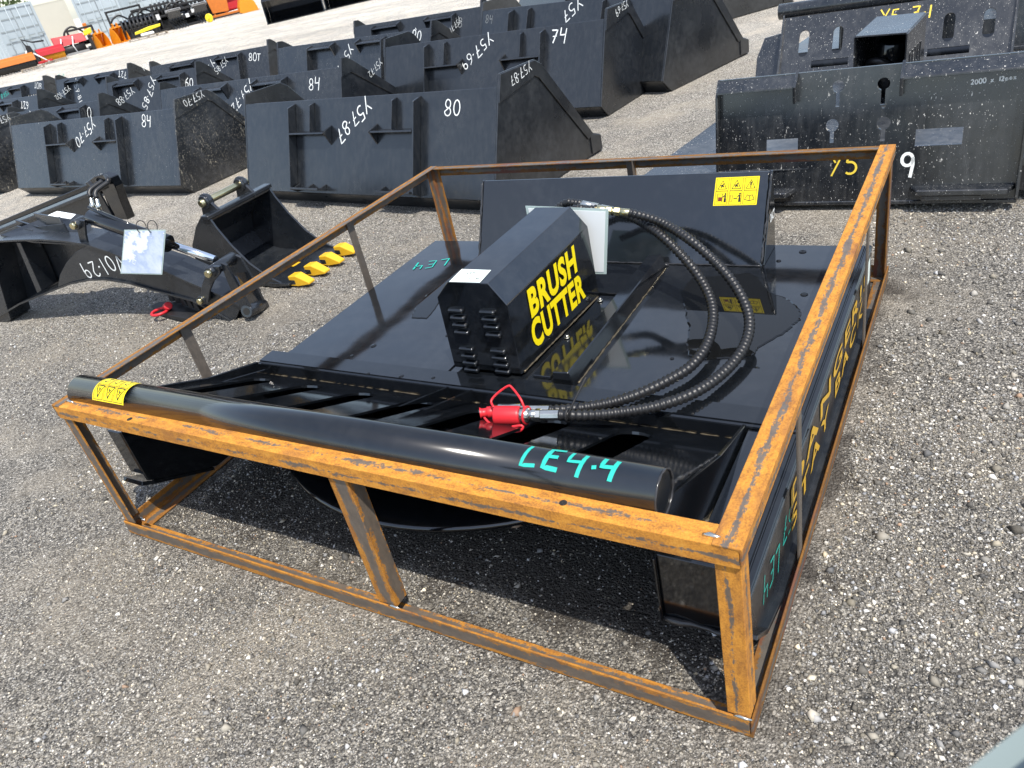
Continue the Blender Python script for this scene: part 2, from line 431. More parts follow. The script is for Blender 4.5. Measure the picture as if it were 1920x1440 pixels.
# ------------------------------------------------------------------ ground: one gravel sheet to the horizon + loose stones
def gravel_mat():
    mt, nt, b = newmat('crushed_gravel'); L = nt.links
    co = coords(nt, world=True)
    def vor(scale, rnd=1.0):
        v = nd(nt, 'ShaderNodeTexVoronoi', Scale=scale, Randomness=rnd); L.new(co, v.inputs['Vector']); return v
    v1 = vor(135.0); v2 = vor(300.0)
    def cellramp(v, stops):
        s = nd(nt, 'ShaderNodeSeparateColor'); L.new(v.outputs['Color'], s.inputs[0]); return ramp(nt, s.outputs[0], stops).outputs[0]
    stone = [(0.0, (0.075, 0.071, 0.066)), (0.25, (0.16, 0.15, 0.135)), (0.45, (0.27, 0.25, 0.22)), (0.66, (0.40, 0.365, 0.31)), (0.84, (0.57, 0.525, 0.45)), (0.97, (0.80, 0.755, 0.67))]
    c1 = cellramp(v1, stone); c2 = cellramp(v2, stone)
    sel = ramp(nt, noise(nt, co, 34.0, 2), [(0.44, 0.0), (0.54, 1.0)]).outputs[0]
    c = mixc(nt, sel, c1, c2)
    gap = ramp(nt, v1.outputs['Distance'], [(0.35, 1.0), (0.75, 0.45)]).outputs[0]
    mx = nt.nodes.new('ShaderNodeMix'); mx.data_type = 'RGBA'; mx.blend_type = 'MULTIPLY'; mx.inputs[0].default_value = 0.85
    L.new(c, mx.inputs[6]); L.new(gap, mx.inputs[7]); c = mx.outputs[2]
    # fines: pale sandy patches and darker trodden dirt
    pn = noise(nt, co, 1.7, 5, 0.62)
    c = mixc(nt, ramp(nt, pn, [(0.48, 0.0), (0.68, 0.6)]).outputs[0], c, (0.44, 0.385, 0.305))
    pd = noise(nt, co, 2.6, 6, 0.65)
    c = mixc(nt, ramp(nt, pd, [(0.56, 0.0), (0.74, 0.5)]).outputs[0], c, (0.13, 0.118, 0.102))
    # bare dark earth inside the crate and along its foot rails, plus painted-in shade
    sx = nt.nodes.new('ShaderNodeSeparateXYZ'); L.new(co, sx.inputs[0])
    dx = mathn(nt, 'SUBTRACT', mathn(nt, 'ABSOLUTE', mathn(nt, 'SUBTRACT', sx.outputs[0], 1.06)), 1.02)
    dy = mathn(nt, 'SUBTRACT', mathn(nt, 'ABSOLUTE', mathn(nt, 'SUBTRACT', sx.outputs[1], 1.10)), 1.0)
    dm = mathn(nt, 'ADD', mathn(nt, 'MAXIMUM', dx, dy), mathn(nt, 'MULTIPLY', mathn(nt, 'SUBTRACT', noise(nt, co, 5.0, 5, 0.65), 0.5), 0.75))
    soil_shade = ramp(nt, mathn(nt, 'ADD', mathn(nt, 'MULTIPLY', dm, -3.0), 0.5), [(0.42, 0.0), (0.75, 0.82)]).outputs[0]
    c = mixc(nt, soil_shade, c, (0.072, 0.062, 0.052))
    # ground colour grows paler with distance from the crate
    ln = nt.nodes.new('ShaderNodeVectorMath'); ln.operation = 'DISTANCE'; L.new(co, ln.inputs[0]); ln.inputs[1].default_value = (1.6, 0.3, 0)
    dist_gain = nd(nt, 'ShaderNodeMapRange'); dist_gain.inputs[1].default_value = 2.6; dist_gain.inputs[2].default_value = 11.0; dist_gain.inputs[3].default_value = 0.84; dist_gain.inputs[4].default_value = 2.05
    L.new(mathn(nt, 'ADD', ln.outputs['Value'], mathn(nt, 'MULTIPLY', noise(nt, co, 1.1, 3), 1.5)), dist_gain.inputs[0])
    streak = noise(nt, coords(nt, (0.16, 0.7, 1), True), 1.3, 6, 0.7)
    gain = mathn(nt, 'MULTIPLY', dist_gain.outputs[0], ramp(nt, streak, [(0.3, 0.82), (0.5, 1.0), (0.7, 1.0)]).outputs[0])
    vm = nt.nodes.new('ShaderNodeVectorMath'); vm.operation = 'SCALE'; L.new(c, vm.inputs[0]); L.new(gain, vm.inputs['Scale']); c = vm.outputs[0]
    big = noise(nt, coords(nt, (0.12, 0.5, 1), True), 1.0, 4, 0.6)
    mx2 = nt.nodes.new('ShaderNodeMix'); mx2.data_type = 'RGBA'; mx2.blend_type = 'MULTIPLY'; mx2.inputs[0].default_value = 1.0
    L.new(c, mx2.inputs[6]); L.new(ramp(nt, big, [(0.3, 0.8), (0.7, 1.14)]).outputs[0], mx2.inputs[7])
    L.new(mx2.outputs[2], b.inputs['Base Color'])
    b.inputs['Roughness'].default_value = 0.92; b.inputs['Specular IOR Level'].default_value = 0.25
    h = mathn(nt, 'SUBTRACT', mathn(nt, 'MULTIPLY', noise(nt, co, 130.0, 3, 0.6), 0.9), mathn(nt, 'MULTIPLY', v1.outputs['Distance'], 0.8))
    h = mathn(nt, 'ADD', h, mathn(nt, 'MULTIPLY', v2.outputs['Distance'], -0.35))
    bump(nt, b, h, 1.0, 0.011)
    return mt
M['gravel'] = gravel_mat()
# gently uneven near the camera, flat far away
def ground_h(x, y):
    return 0.0
mb = MB()
mb.add([(-600, -200, 0), (500, -200, 0), (500, 900, 0), (-600, 900, 0)], [(0, 1, 2, 3)])
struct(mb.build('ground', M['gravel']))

def stone_mat():
    mt, nt, b = newmat('loose_stone'); at = nt.nodes.new('ShaderNodeAttribute'); at.attribute_name = 'stone_col'
    n = noise(nt, coords(nt, world=True), 300.0, 3)
    nt.links.new(mixc(nt, n, at.outputs['Color'], (0.3, 0.285, 0.265)), b.inputs['Base Color'])
    for l in list(nt.links):
        pass
    mxn = [x for x in nt.nodes if x.bl_idname == 'ShaderNodeMix'][0]
    nt.links.remove(mxn.inputs[0].links[0]); nt.links.new(mathn(nt, 'MULTIPLY', n, 0.3), mxn.inputs[0])
    b.inputs['Roughness'].default_value = 0.85; b.inputs['Specular IOR Level'].default_value = 0.3
    return mt
M['stone'] = stone_mat()
def scatter_stones():
    rng = np.random.default_rng(11)
    # regions in view on the ground: (x0,x1,y0,y1,n per m2 small)
    def field(n, x0, x1, y0, y1):
        return np.stack([rng.uniform(x0, x1, n), rng.uniform(y0, y1, n)], 1)
    Cc = np.array(CAM_POS); X = np.array(CX); D = np.array(CDN); F = np.array(CF)
    def inview(p):
        q = np.concatenate([p, np.zeros((len(p), 1))], 1) - Cc
        z = q@F; x = 960+FPX*(q@X)/z; y = 720+FPX*(q@D)/z
        return (z > 0) & (x > -30) & (x < 1950) & (y > 60) & (y < 1470)
    P = []; S = []
    def add(n, x0, x1, y0, y1, lo, hi, p=2.2):
        q = field(n, x0, x1, y0, y1); q = q[inview(q)]
        P.append(q); S.append(lo+(hi-lo)*rng.random(len(q))**p)
    add(270000, -0.6, 3.3, -0.85, 1.2, 0.0013, 0.0036)      # fines
    add(15000, -0.6, 3.3, -0.85, 1.5, 0.003, 0.0075)
    add(60000, 1.9, 4.2, 0.0, 3.2, 0.002, 0.0068)
    add(40000, -2.6, 0.6, 0.2, 3.0, 0.0025, 0.006)
    add(1100, -0.6, 3.4, -0.85, 1.8, 0.007, 0.014, 2.5)
    add(800, 1.9, 4.0, -0.6, 2.4, 0.008, 0.018, 2.5)
    P = np.concatenate(P); S = np.concatenate(S)
    # stones stay off the bars of the crate's foot
    ok = ~(((np.abs(P[:, 1]) < 0.075) | (np.abs(P[:, 1]-2.086) < 0.07)) & (P[:, 0] > -0.05) & (P[:, 0] < 2.1) & (P[:, 1] > -0.02))
    ok &= ~(((np.abs(P[:, 0]-0.03) < 0.055) | (np.abs(P[:, 0]-2.02) < 0.06)) & (P[:, 1] > -0.02) & (P[:, 1] < 2.12))
    # sandy patches carry fewer loose stones
    ph = np.sin(P[:, 0]*3.1+1.3*np.sin(P[:, 1]*2.3))+np.sin(P[:, 1]*4.0+P[:, 0]*1.7)+0.7*np.sin(P[:, 0]*7.3-P[:, 1]*6.1)
    ok &= (rng.random(len(P)) < np.clip(0.72+0.25*ph, 0.25, 1.0)) | (S > 0.009)
    inside = (P[:, 0] > 0.15) & (P[:, 0] < 1.95) & (P[:, 1] > 0.18) & (P[:, 1] < 2.0)
    ok &= ~inside | (rng.random(len(P)) < 0.35)
    P = P[ok]; S = S[ok]; n = len(P)
    base = np.array([[1,0,0],[-1,0,0],[0,1,0],[0,-1,0],[0,0,1],[0,0,-1]], float)
    fac = np.array([[0,2,4],[2,1,4],[1,3,4],[3,0,4],[2,0,5],[1,2,5],[3,1,5],[0,3,5]])
    v = base[None]*(1+rng.uniform(-.35, .35, (n, 6, 1)))+rng.uniform(-.28, .28, (n, 6, 3))
    v *= S[:, None, None]*np.stack([rng.uniform(.8, 1.3, n), rng.uniform(.7, 1.1, n), rng.uniform(.5, .85, n)], 1)[:, None]
    a = rng.uniform(0, 2*np.pi, n); c, s = np.cos(a)[:, None], np.sin(a)[:, None]
    x = v[:, :, 0]*c-v[:, :, 1]*s; y = v[:, :, 0]*s+v[:, :, 1]*c
    v = np.stack([x, y, v[:, :, 2]], 2)
    v[:, :, 0] += P[:, 0:1]; v[:, :, 1] += P[:, 1:2]; v[:, :, 2] += (S*0.25)[:, None]
    fs = (fac[None]+6*np.arange(n)[:, None, None]).reshape(-1, 3)
    me = bpy.data.meshes.new('loose_gravel')
    me.vertices.add(6*n); me.vertices.foreach_set('co', v.reshape(-1).astype(np.float32))
    nf = len(fs); me.loops.add(nf*3); me.loops.foreach_set('vertex_index', fs.reshape(-1).astype(np.int32))
    me.polygons.add(nf); me.polygons.foreach_set('loop_start', (np.arange(nf)*3).astype(np.int32))
    try: me.polygons.foreach_set('loop_total', np.full(nf, 3, np.int32))
    except Exception: pass
    g = rng.choice([0.05, 0.09, 0.15, 0.23, 0.33, 0.50, 0.76], n, p=[.11, .15, .18, .2, .18, .12, .06])*rng.uniform(.85, 1.15, n)
    warm = rng.normal(0.13, 0.07, n)
    col = np.stack([g*(1+warm*.6), g, g*(1-warm*1.1), np.ones(n)], 1)
    odd = rng.random(n) < .012; col[odd, :3] = np.array([.42, .27, .17])*rng.uniform(.7, 1.1, (odd.sum(), 1))
    att = me.attributes.new('stone_col', 'FLOAT_COLOR', 'POINT')
    att.data.foreach_set('color', np.repeat(col, 6, 0).reshape(-1).astype(np.float32))
    me.materials.append(M['stone']); me.update(calc_edges=True); me.validate()
    o = bpy.data.objects.new('loose_gravel', me); COL.objects.link(o); put(o, Matrix.Identity(4))
    stuff(o); o['label'] = 'loose grey and white gravel lying over the yard'; o['category'] = 'gravel'
scatter_stones()

# ------------------------------------------------------------------ rusty steel shipping crate
W_, L_, H_ = 2.05, 2.086, 0.524
crate = thing('steel_crate', 'rusty angle iron shipping crate around the glossy brush cutter', 'crate', (W_/2, L_/2, 0))
def angle_bar(name, p0, p1, a, b_, w=0.05, wb=None, t=0.005, mat='rust'):
    """L section: corner line p0-p1, one flange along a, the other along b_"""
    p0 = Vector(p0); p1 = Vector(p1); x = (p1-p0); ln = x.length; x.normalize()
    a = Vector(a).normalized(); b_ = Vector(b_).normalized(); wb = wb or w
    sec = [(0, 0), (w, 0), (w, t), (t*2, t), (t, t*2), (t, wb), (0, wb)]
    mb = MB()
    flip = x.cross(a).dot(b_) < 0
    z = b_ if not flip else -b_
    pts0 = [Vector((0, s[0], s[1] if not flip else -s[1])) for s in sec]
    mb.prism(pts0, (ln, 0, 0))
    me_o = mb.build(name, M[mat], None, bevel=0.0012)
    Mx = Matrix.Identity(4)
    for i in range(3): Mx[i][0] = x[i]; Mx[i][1] = a[i]; Mx[i][2] = z[i]; Mx[i][3] = p0[i]
    put(me_o, Mx, crate)
    return me_o
X_, Y_, Z_ = V(1,0,0), V(0,1,0), V(0,0,1)
ft = H_-0.003
angle_bar('top_rail', (0.004, 0.001, ft), (W_-0.006, 0.001, ft), Y_, -Z_, 0.052, 0.046)
angle_bar('top_rail', (W_, 0.0, H_), (W_, L_, H_), -X_, -Z_, 0.052, 0.04, mat='rustside')
angle_bar('top_rail', (0, 0.0, H_), (0, L_, H_), X_, -Z_, 0.036, 0.042, mat='rustbrown')
angle_bar('top_rail', (0.006, L_-0.001, ft), (W_-0.006, L_-0.001, ft), -Y_, -Z_, 0.036, 0.045, mat='rustdark')
angle_bar('bottom_rail', (0.0, 0.001, 0.004), (W_-0.007, 0.001, 0.004), Z_, Y_, 0.05, 0.052, mat='rustgrey')
angle_bar('bottom_rail', (W_, 0.0, 0.002), (W_, L_, 0.002), Z_, -X_, 0.05, 0.046, mat='rustdark')
angle_bar('bottom_rail', (0, 0.006, 0.002), (0, L_, 0.002), Z_, X_, 0.055, 0.052, mat='rustbrown')
angle_bar('bottom_rail', (0.006, L_-0.001, 0.004), (W_-0.006, L_-0.001, 0.004), Z_, -Y_, 0.05, 0.05, mat='rustdark')
angle_bar('corner_post', (0.006, 0.008, 0.05), (0.006, 0.008, H_-0.009), X_, Y_, 0.046, mat='rustgrey')
angle_bar('corner_post', (W_-0.006, 0.008, 0.052), (W_-0.006, 0.008, H_-0.009), -X_, Y_, 0.046, mat='rust')
angle_bar('corner_post', (W_-0.006, L_-0.008, 0.008), (W_-0.006, L_-0.008, H_-0.009), -X_, -Y_, 0.046, mat='rustdark')
angle_bar('corner_post', (0.006, L_-0.008, 0.008), (0.006, L_-0.008, H_-0.009), X_, -Y_, 0.046, mat='rustbrown')
angle_bar('upright', (1.150, 0.008, 0.05), (1.150, 0.008, H_-0.009), -X_, Y_, 0.06, 0.045, mat='rustgrey')
angle_bar('upright', (1.065, L_-0.008, 0.008), (1.065, L_-0.008, H_-0.009), -X_, -Y_, 0.04, 0.03, mat='rustgrey')
def flat_bar(y, x, mat='barsteel', w=0.04):
    mb = MB(); ln = H_-0.012-0.01
    mb.box((0, -w/2, -0.003), (ln, w/2, 0.003))
    o = mb.build('upright', M[mat], None, bevel=0.001)
    Mx = Matrix(((0, 0, 1, x), (0, 1, 0, y), (1, 0, 0, 0.01), (0, 0, 0, 1)))
    put(o, Mx, crate)
flat_bar(1.42, 0.012); flat_bar(0.50, 0.012)
flat_bar(0.49, W_-0.0095, 'barsteel', 0.03); flat_bar(1.51, W_-0.0095, 'barsteel', 0.03)
for p in [(0.06, 0.03, 0.052), (1.145, 0.004, 0.053), (W_-0.02, 0.004, 0.053), (W_-0.055, 0.02, ft), (0.053, 0.03, ft+0.001)]:
    mb = MB(); p = Vector(p)
    mb.tube([p+V(-.018, 0, 0), p+V(-.006, .001, .002), p+V(.006, 0, .001), p+V(.018, .001, 0)], [.003, .005, .004, .002], 6)
    mb.build('weld_bead', M['zinc'], crate)
for (px, py) in [(243, 786), (1056, 943)]:
    p = Uz(px, py, ft); mb = MB(); mb.cyl(p+V(0, 0, .0002), p+V(0, 0, .0008), 0.008, 14); mb.build('bolt_hole', M['ink'], crate)

# ------------------------------------------------------------------ brush cutter
cut = thing('brush_cutter', 'glossy black brush cutter attachment with yellow lettered hood inside the crate', 'brush cutter', (1.05, 1.0, 0.02))
ZD = 0.25
deck = None
mb = MB(); mb.box((0.118, 0.72, ZD-0.008), (2.018, 1.825, ZD)); deck = mb.build('deck_sheet', M['gloss_flat'], cut, bevel=0.002)
mb = MB(); mb.box((2.0, 0.134, ZD+0.0005), (2.016, 1.82, ZD+0.006)); mb.build('edge_lip', M['gloss'], cut, bevel=0.0025)
mb = MB(); mb.box((1.985, 0.134, ZD+0.0005), (1.996, 1.82, ZD+0.004)); mb.build('edge_lip', M['gloss'], cut, bevel=0.0015)
mb = MB(); mb.box((1.37, 0.776, ZD+0.0006), (1.982, 0.965, ZD+0.005)); mb.build('deck_patch', M['gloss_flat'], deck, bevel=0.001)
mb = MB(); mb.box((0.745, 0.776, ZD+0.0006), (0.872, 1.30, ZD+0.005)); mb.build('deck_patch', M['gloss_flat'], deck, bevel=0.001)
# front cross channel
mb = MB(); mb.box((0.05, 0.685, 0.196), (2.0, 0.776, 0.264)); mb.build('cross_channel', M['gloss'], cut, bevel=0.010, seg=3)
# left and back skirts
mb = MB(); mb.prism([(0.10, .089, .372), (0.10, .089, .181), (0.10, .20, .112), (0.10, .327, .056), (0.10, 1.70, .05), (0.10, 1.815, .12), (0.10, 1.815, .24), (0.10, .80, .24), (0.10, .684, .24), (.10, .30, .372)], (0.01, 0, 0))
mb.build('side_skirt', M['gloss'], cut, bevel=0.0015)
mb = MB(); mb.box((0.028, 0.092, 0.20), (0.099, 0.100, 0.365)); mb.build('front_plate', M['gloss'], cut, bevel=0.001)
mb = MB(); mb.prism([(0.012, .07, .192), (0.012, .10, .172), (0.012, .31, .062), (.012, .31, .05), (0.012, .10, .157), (0.012, .062, .180)], (0.10, 0, 0)); mb.build('skid_shoe', M['gloss'], cut, bevel=0.001)
mb = MB(); mb.box((0.125, 1.806, 0.1), (2.0, 1.814, ZD-0.009)); mb.build('rear_skirt', M['gloss'], cut)
# right skid: top strip, outer panel, front plate, shoe
mb = MB(); mb.box((1.876, 0.134, ZD-0.008), (2.018, 0.684, ZD-0.0005)); mb.build('skid_top', M['gloss_flat'], cut, bevel=0.002)
panel = MB().prism([(2.010, .130, ZD-.009), (2.010, .130, .150), (2.010, .20, .088), (2.010, .34, .04), (2.010, 1.74, .035), (2.010, 1.82, .08), (2.010, 1.82, ZD-.009)], (0.008, 0, 0)).build('side_skirt', M['side'], cut, bevel=0.002)
mb = MB(); mb.prism([(1.955, .118, .152), (1.955, .20, .078), (1.955, .34, .030), (1.955, 1.76, .026), (1.955, 1.76, .036), (1.955, .345, .041), (1.955, .207, .088), (1.955, .127, .158)], (0.078, 0, 0)); mb.build('skid_shoe', M['side'], cut, bevel=0.0015)
mb = MB(); mb.box((1.838, 0.120, 0.149), (2.012, 0.129, 0.335)); mb.build('front_plate', M['gloss'], cut, bevel=0.0015)
mb = MB(); mb.box((1.832, 0.11, 0.145), (1.8375, 0.19, 0.33)); mb.build('front_rib', M['gloss'], cut, bevel=0.001)
mb = MB(); mb.tube([V(1.84+.17*i/9, .117+.002*math.sin(i*5), .150+.002*math.sin(i*3)) for i in range(10)], [.006+.002*math.sin(i*7.3) for i in range(10)], 6); mb.build('weld_bead', M['welddark'], cut)
# push frame: slotted sloping plate, gussets, tube
PA = V(0.06, 0.684, 0.205); PB = V(0.06, 0.125, 0.470)
sl = (PB-PA); SL = sl.length; sl.normalize(); pn_ = X_.cross(sl).normalized()
if pn_.z < 0: pn_ = -pn_
holes = []
def capsule(cx, cy, w, l, n=8):
    h = l/2-w/2
    return [(cx+w/2*math.cos(R_(180*i/n)), cy+h+w/2*math.sin(R_(180*i/n))) for i in range(n+1)] + \
           [(cx-w/2*math.cos(R_(180*i/n)), cy-h-w/2*math.sin(R_(180*i/n))) for i in range(n+1)]
for i in range(7):
    holes.append(capsule(0.13+0.236*i, SL*0.445, 0.098, 0.38))
mb = MB(); mb.holed([(0, 0), (1.80, 0), (1.80, SL), (0, SL)], holes, PA, X_, sl, pn_, 0.008)
push = mb.build('push_plate', M['gloss'], cut, bevel=0.0)
# inner deflector sheet under the slots
mb = MB(); q0 = PA+V(0.02, -.02, -.10); q1 = V(0.08, 0.14, 0.33)
mb.add([q0, q0+V(1.76, 0, 0), q1+V(1.76, 0, 0), q1], [(0, 1, 2, 3)]); mb.prism([q0, q0+V(1.76,0,0), q1+V(1.76,0,0), q1], (0, 0, -0.006)) if False else None
mb = MB().prism([q0, q0+V(1.76, 0, 0), q1+V(1.76, 0, 0), q1], (0, 0.003, -0.006)); mb.build('deflector_sheet', M['gloss'], cut)
def gusset(x, t=0.01, low=True, name='gusset'):
    pz = lambda y: .214+(.684-y)*(.265/.559)
    pts = [(x, .686, .262), (x, .47, pz(.47)+.012), (x, .13, pz(.13)+.006), (x, .11, .43), (x, .15, .27), (x, .684, .13)]
    MB().prism(pts, (t, 0, 0)).build(name, M['gloss'], cut, bevel=0.0015)
gusset(1.861); gusset(0.052)
for gx in (0.93, 1.02):
    MB().prism([(gx, .684, .262), (gx, .45, .345), (gx, .684, .215)], (0.008, 0, 0)).build('gusset', M['gloss'], cut, bevel=0.001)
TC0 = V(0.035, 0.088, 0.520); TC1 = V(1.878, 0.104, 0.520); TR = 0.0505
tube = MB().tube([TC0, TC1], TR, 48).build('push_tube', M['gloss_tube'], cut)
mb = MB(); rim = []
for i in range(25):
    a = 2*math.pi*i/24
    rim.append(TC1+V(.001, math.cos(a)*(TR-.003), math.sin(a)*(TR-.003)))
mb.tube(rim, [.0028+.0012*math.sin(i*9.1) for i in range(25)], 6, cap=False); mb.build('weld_bead', M['welddark'], tube)
# blade pan
def lathe(mb, c, prof, n=64):
    m_ = len(prof); vs = []
    for i in range(n):
        a = 2*math.pi*i/n
        for r, z in prof: vs.append(c+V(r*math.cos(a), r*math.sin(a), z))
    mb.add(vs, [(i*m_+k, ((i+1) % n)*m_+k, ((i+1) % n)*m_+k+1, i*m_+k+1) for i in range(n) for k in range(m_-1)], True)
mb = MB(); lathe(mb, V(0.93, 1.0, 0.0), [(0.02, .10), (.5, .10), (.70, .115), (.79, .125), (.802, .118), (.802, .108), (.795, .100), (.70, .095), (.02, .085)], 96)
mb.build('blade_pan', M['gloss'], cut)
mb = MB(); mb.box((-.65, -.06, .128), (.65, .06, .142), Matrix.Translation((.93, 1.0, 0)) @ Matrix.Rotation(R_(35), 4, 'Z')); mb.build('blade_carrier', M['gloss'], cut, bevel=.002)
MB().cyl((.93, 1.0, .12), (.93, 1.0, .245), .09, 24).build('spindle', M['gloss'], cut)

# hood: lofted between the louvred front and the back
HF = [V(1.146, .795, .262), V(1.150, .795, .508), V(1.100, .795, .577), V(.952, .795, .577), V(.896, .795, .520), V(.889, .795, .262)]
HB = [V(1.180, 1.338, .262), V(1.177, 1.338, .529), V(1.124, 1.338, .599), V(.986, 1.338, .599), V(.930, 1.338, .54), V(.922, 1.338, .262)]
mb = MB(); n = 6
mb.add(HF+HB, [tuple(range(n-1, -1, -1))[::-1], tuple(range(2*n-1, n-1, -1))] + [(i, n+i, n+(i+1) % n, (i+1) % n) for i in range(n)])
hood = mb.build('hood', M['gloss_flat'], cut, bevel=0.002, seg=1)
bmh = bmesh.new(); bmh.from_mesh(hood.data); bmesh.ops.recalc_face_normals(bmh, faces=bmh.faces); bmh.to_mesh(hood.data); bmh.free()
def louvre(p):
    mb = MB(); n1, n2 = 10, 5; w, h, d = .029, .0092, .014
    vs = []; fs = []
    for j in range(n2+1):
        th = math.pi*j/n2*0.5
        for i in range(n1*2):
            a = 2*math.pi*i/(n1*2)
            cx = (1 if math.cos(a) > 0 else -1)*(w-h)*min(1, abs(math.cos(a))*3)
            vs.append(p+V(cx+h*math.cos(a)*math.cos(th*0.9), -d*math.sin(th), h*math.sin(a)*math.cos(th*0.9)))
    N = n1*2
    for j in range(n2):
        for i in range(N): fs.append((j*N+i, j*N+(i+1) % N, (j+1)*N+(i+1) % N, (j+1)*N+i))
    fs.append(tuple(n2*N+i for i in range(N)))
    mb.add(vs, fs, True); mb.build('louvre', M['gloss'], hood)
for (px, py) in [(856, 581), (860, 595), (864, 608.5), (867.5, 622), (915, 584), (919, 598), (923, 612), (926.6, 627),
                 (876, 653), (880, 666.5), (883, 679), (886, 692), (935, 657), (938, 670), (941, 683), (944, 695)]:
    louvre(Uy(px, py, .7945))
# lettering on the hood's right wall
wn_ = (HB[0]-HF[0]).cross(HF[1]-HF[0]).normalized()
hw = lambda px, py: Upl(px, py, HF[0], wn_)
print_text('BRUSH', hw(996.5, 598), hw(1082, 509), hw(986.5, 544.5), M['yellow'], hood, bold=0.042, space=1.1)
print_text('CUTTER', hw(1003, 656.5), hw(1098, 556), hw(991.5, 606), M['yellow'], hood, bold=0.042, space=1.1)
# hood label on the sloping top
tn = (HB[2]-HF[2]).cross(HF[3]-HF[2]).normalized()
tp = lambda px, py: Upl(px, py, HF[2], tn)
a_, b_, c_, d_ = tp(842, 529), tp(900, 530.5), tp(921, 507), tp(866, 505)
up = V(0, 0, .0012)
lab = MB().quad(a_+up, b_+up, c_+up, d_+up).build('paper_label', M['sticker'], hood)
uu = (a_-b_).normalized(); vv = (b_-c_).normalized()
write_mark(lab, 'LE4.1', (a_+b_+c_+d_)/4+(c_-b_)*.22+up, 0, .013, 'ink', .0016, frame=((a_-b_).normalized()*-1, ((c_-b_)-(c_-b_).project(a_-b_)).normalized()), local=False, lift=.0008)
write_mark(lab, '2007 84', (a_+b_+c_+d_)/4-(c_-b_)*.22+(b_-a_)*.15+up, 0, .009, 'ink', .0011, frame=((a_-b_).normalized()*-1, ((c_-b_)-(c_-b_).project(a_-b_)).normalized()), local=False, lift=.0008)
# mounting flange, bolts, side channel
mb = MB(); mb.box((1.183, .80, ZD+.0006), (1.246, 1.34, ZD+.012)); mb.build('mount_flange', M['gloss'], cut, bevel=.002)
MB().prism([(1.262, .778, ZD+.0005), (1.268, .778, .296), (1.322, .778, .300), (1.338, .778, ZD+.0005)], (0, .835, 0)).build('side_channel', M['gloss'], cut, bevel=.003)
MB().prism([(.72, 1.36, ZD+.0005), (.72, 1.36, .262), (1.26, 1.36, .262), (1.26, 1.36, ZD+.0005)], (0, .24, 0)).build('rear_pad', M['gloss'], cut, bevel=.002)
def bolt(p, r=.009):
    b1 = MB().tube([p, p+V(0, 0, .003)], r*1.15, 16).build('bolt', M['zinc'], cut)
    MB().tube([p+V(0, 0, .003), p+V(0, 0, .010)], r*.8, 6, smooth=False).build('bolt_head', M['zinc'], b1, bevel=.0008)
for (px, py) in [(1063, 633), (1125, 564)]:
    q = Uz(px, py, .264); bolt(q)
def weld(pts, r=.004, mat='weld', n=14, seed=3):
    rnd = random.Random(seed); P = [Vector(p) for p in pts]; path = []; rad = []
    for k in range(len(P)-1):
        m_ = max(3, int((P[k+1]-P[k]).length/.012))
        for i in range(m_):
            q = P[k].lerp(P[k+1], i/m_); path.append(q+V(rnd.uniform(-1, 1), rnd.uniform(-1, 1), rnd.uniform(-.3, 1))*r*.3); rad.append(r*rnd.uniform(.35, 1.25))
    path.append(P[-1]); rad.append(r*.4)
    return MB().tube(path, rad, 6).build('weld_bead', M[mat], cut)
weld([(1.340, .80, ZD+.001), (1.340, 1.60, ZD+.001)], .0032)
weld([(1.262, 1.615, ZD+.004), (1.345, 1.62, ZD+.004)], .006, 'welddark')
weld([(.09, .682, .212), (1.84, .682, .212)], .0042)
weld([(1.8595, .66, .222), (1.8595, .16, .485)], .005, 'welddark', seed=8)
weld([(1.873, .67, .14), (1.873, .16, .30)], .005, 'weld', seed=9)
weld([(1.148, .81, .263), (1.181, 1.33, .263)], .003, seed=5)
# rear attachment shield
MB().prism([(.484, 1.635, ZD+.0005), (.484, 1.796, .54), (.484, 1.808, .54), (.484, 1.648, ZD+.0005)], (1.196, 0, 0)).build('attachment_plate', M['gloss_flat'], cut, bevel=.003)
shd = MB().prism([(1.680, 1.642, ZD+.0005), (1.680, 1.80, .541), (1.680, 1.812, .541), (1.680, 1.812, ZD+.0005)], (.010, 0, 0)).build('side_gusset', M['gloss'], cut, bevel=.002)
MB().prism([(.474, 1.642, ZD+.0005), (.474, 1.80, .541), (.474, 1.812, .541), (.474, 1.812, ZD+.0005)], (.010, 0, 0)).build('side_gusset', M['gloss'], cut, bevel=.002)
weld([(1.682, 1.637, ZD+.01), (1.688, 1.796, .538)], .0045, 'welddark', seed=12)
weld([(.482, 1.637, ZD+.01), (.478, 1.796, .538)], .0045, 'welddark', seed=13)
weld([(.50, 1.633, ZD+.003), (1.68, 1.633, ZD+.003)], .004, 'welddark', seed=14)
print_text('OACT', V(1.6905, 1.735, .372), V(1.6905, 1.802, .372), V(1.6905, 1.735, .405), M['chalk'], shd, bold=.03)

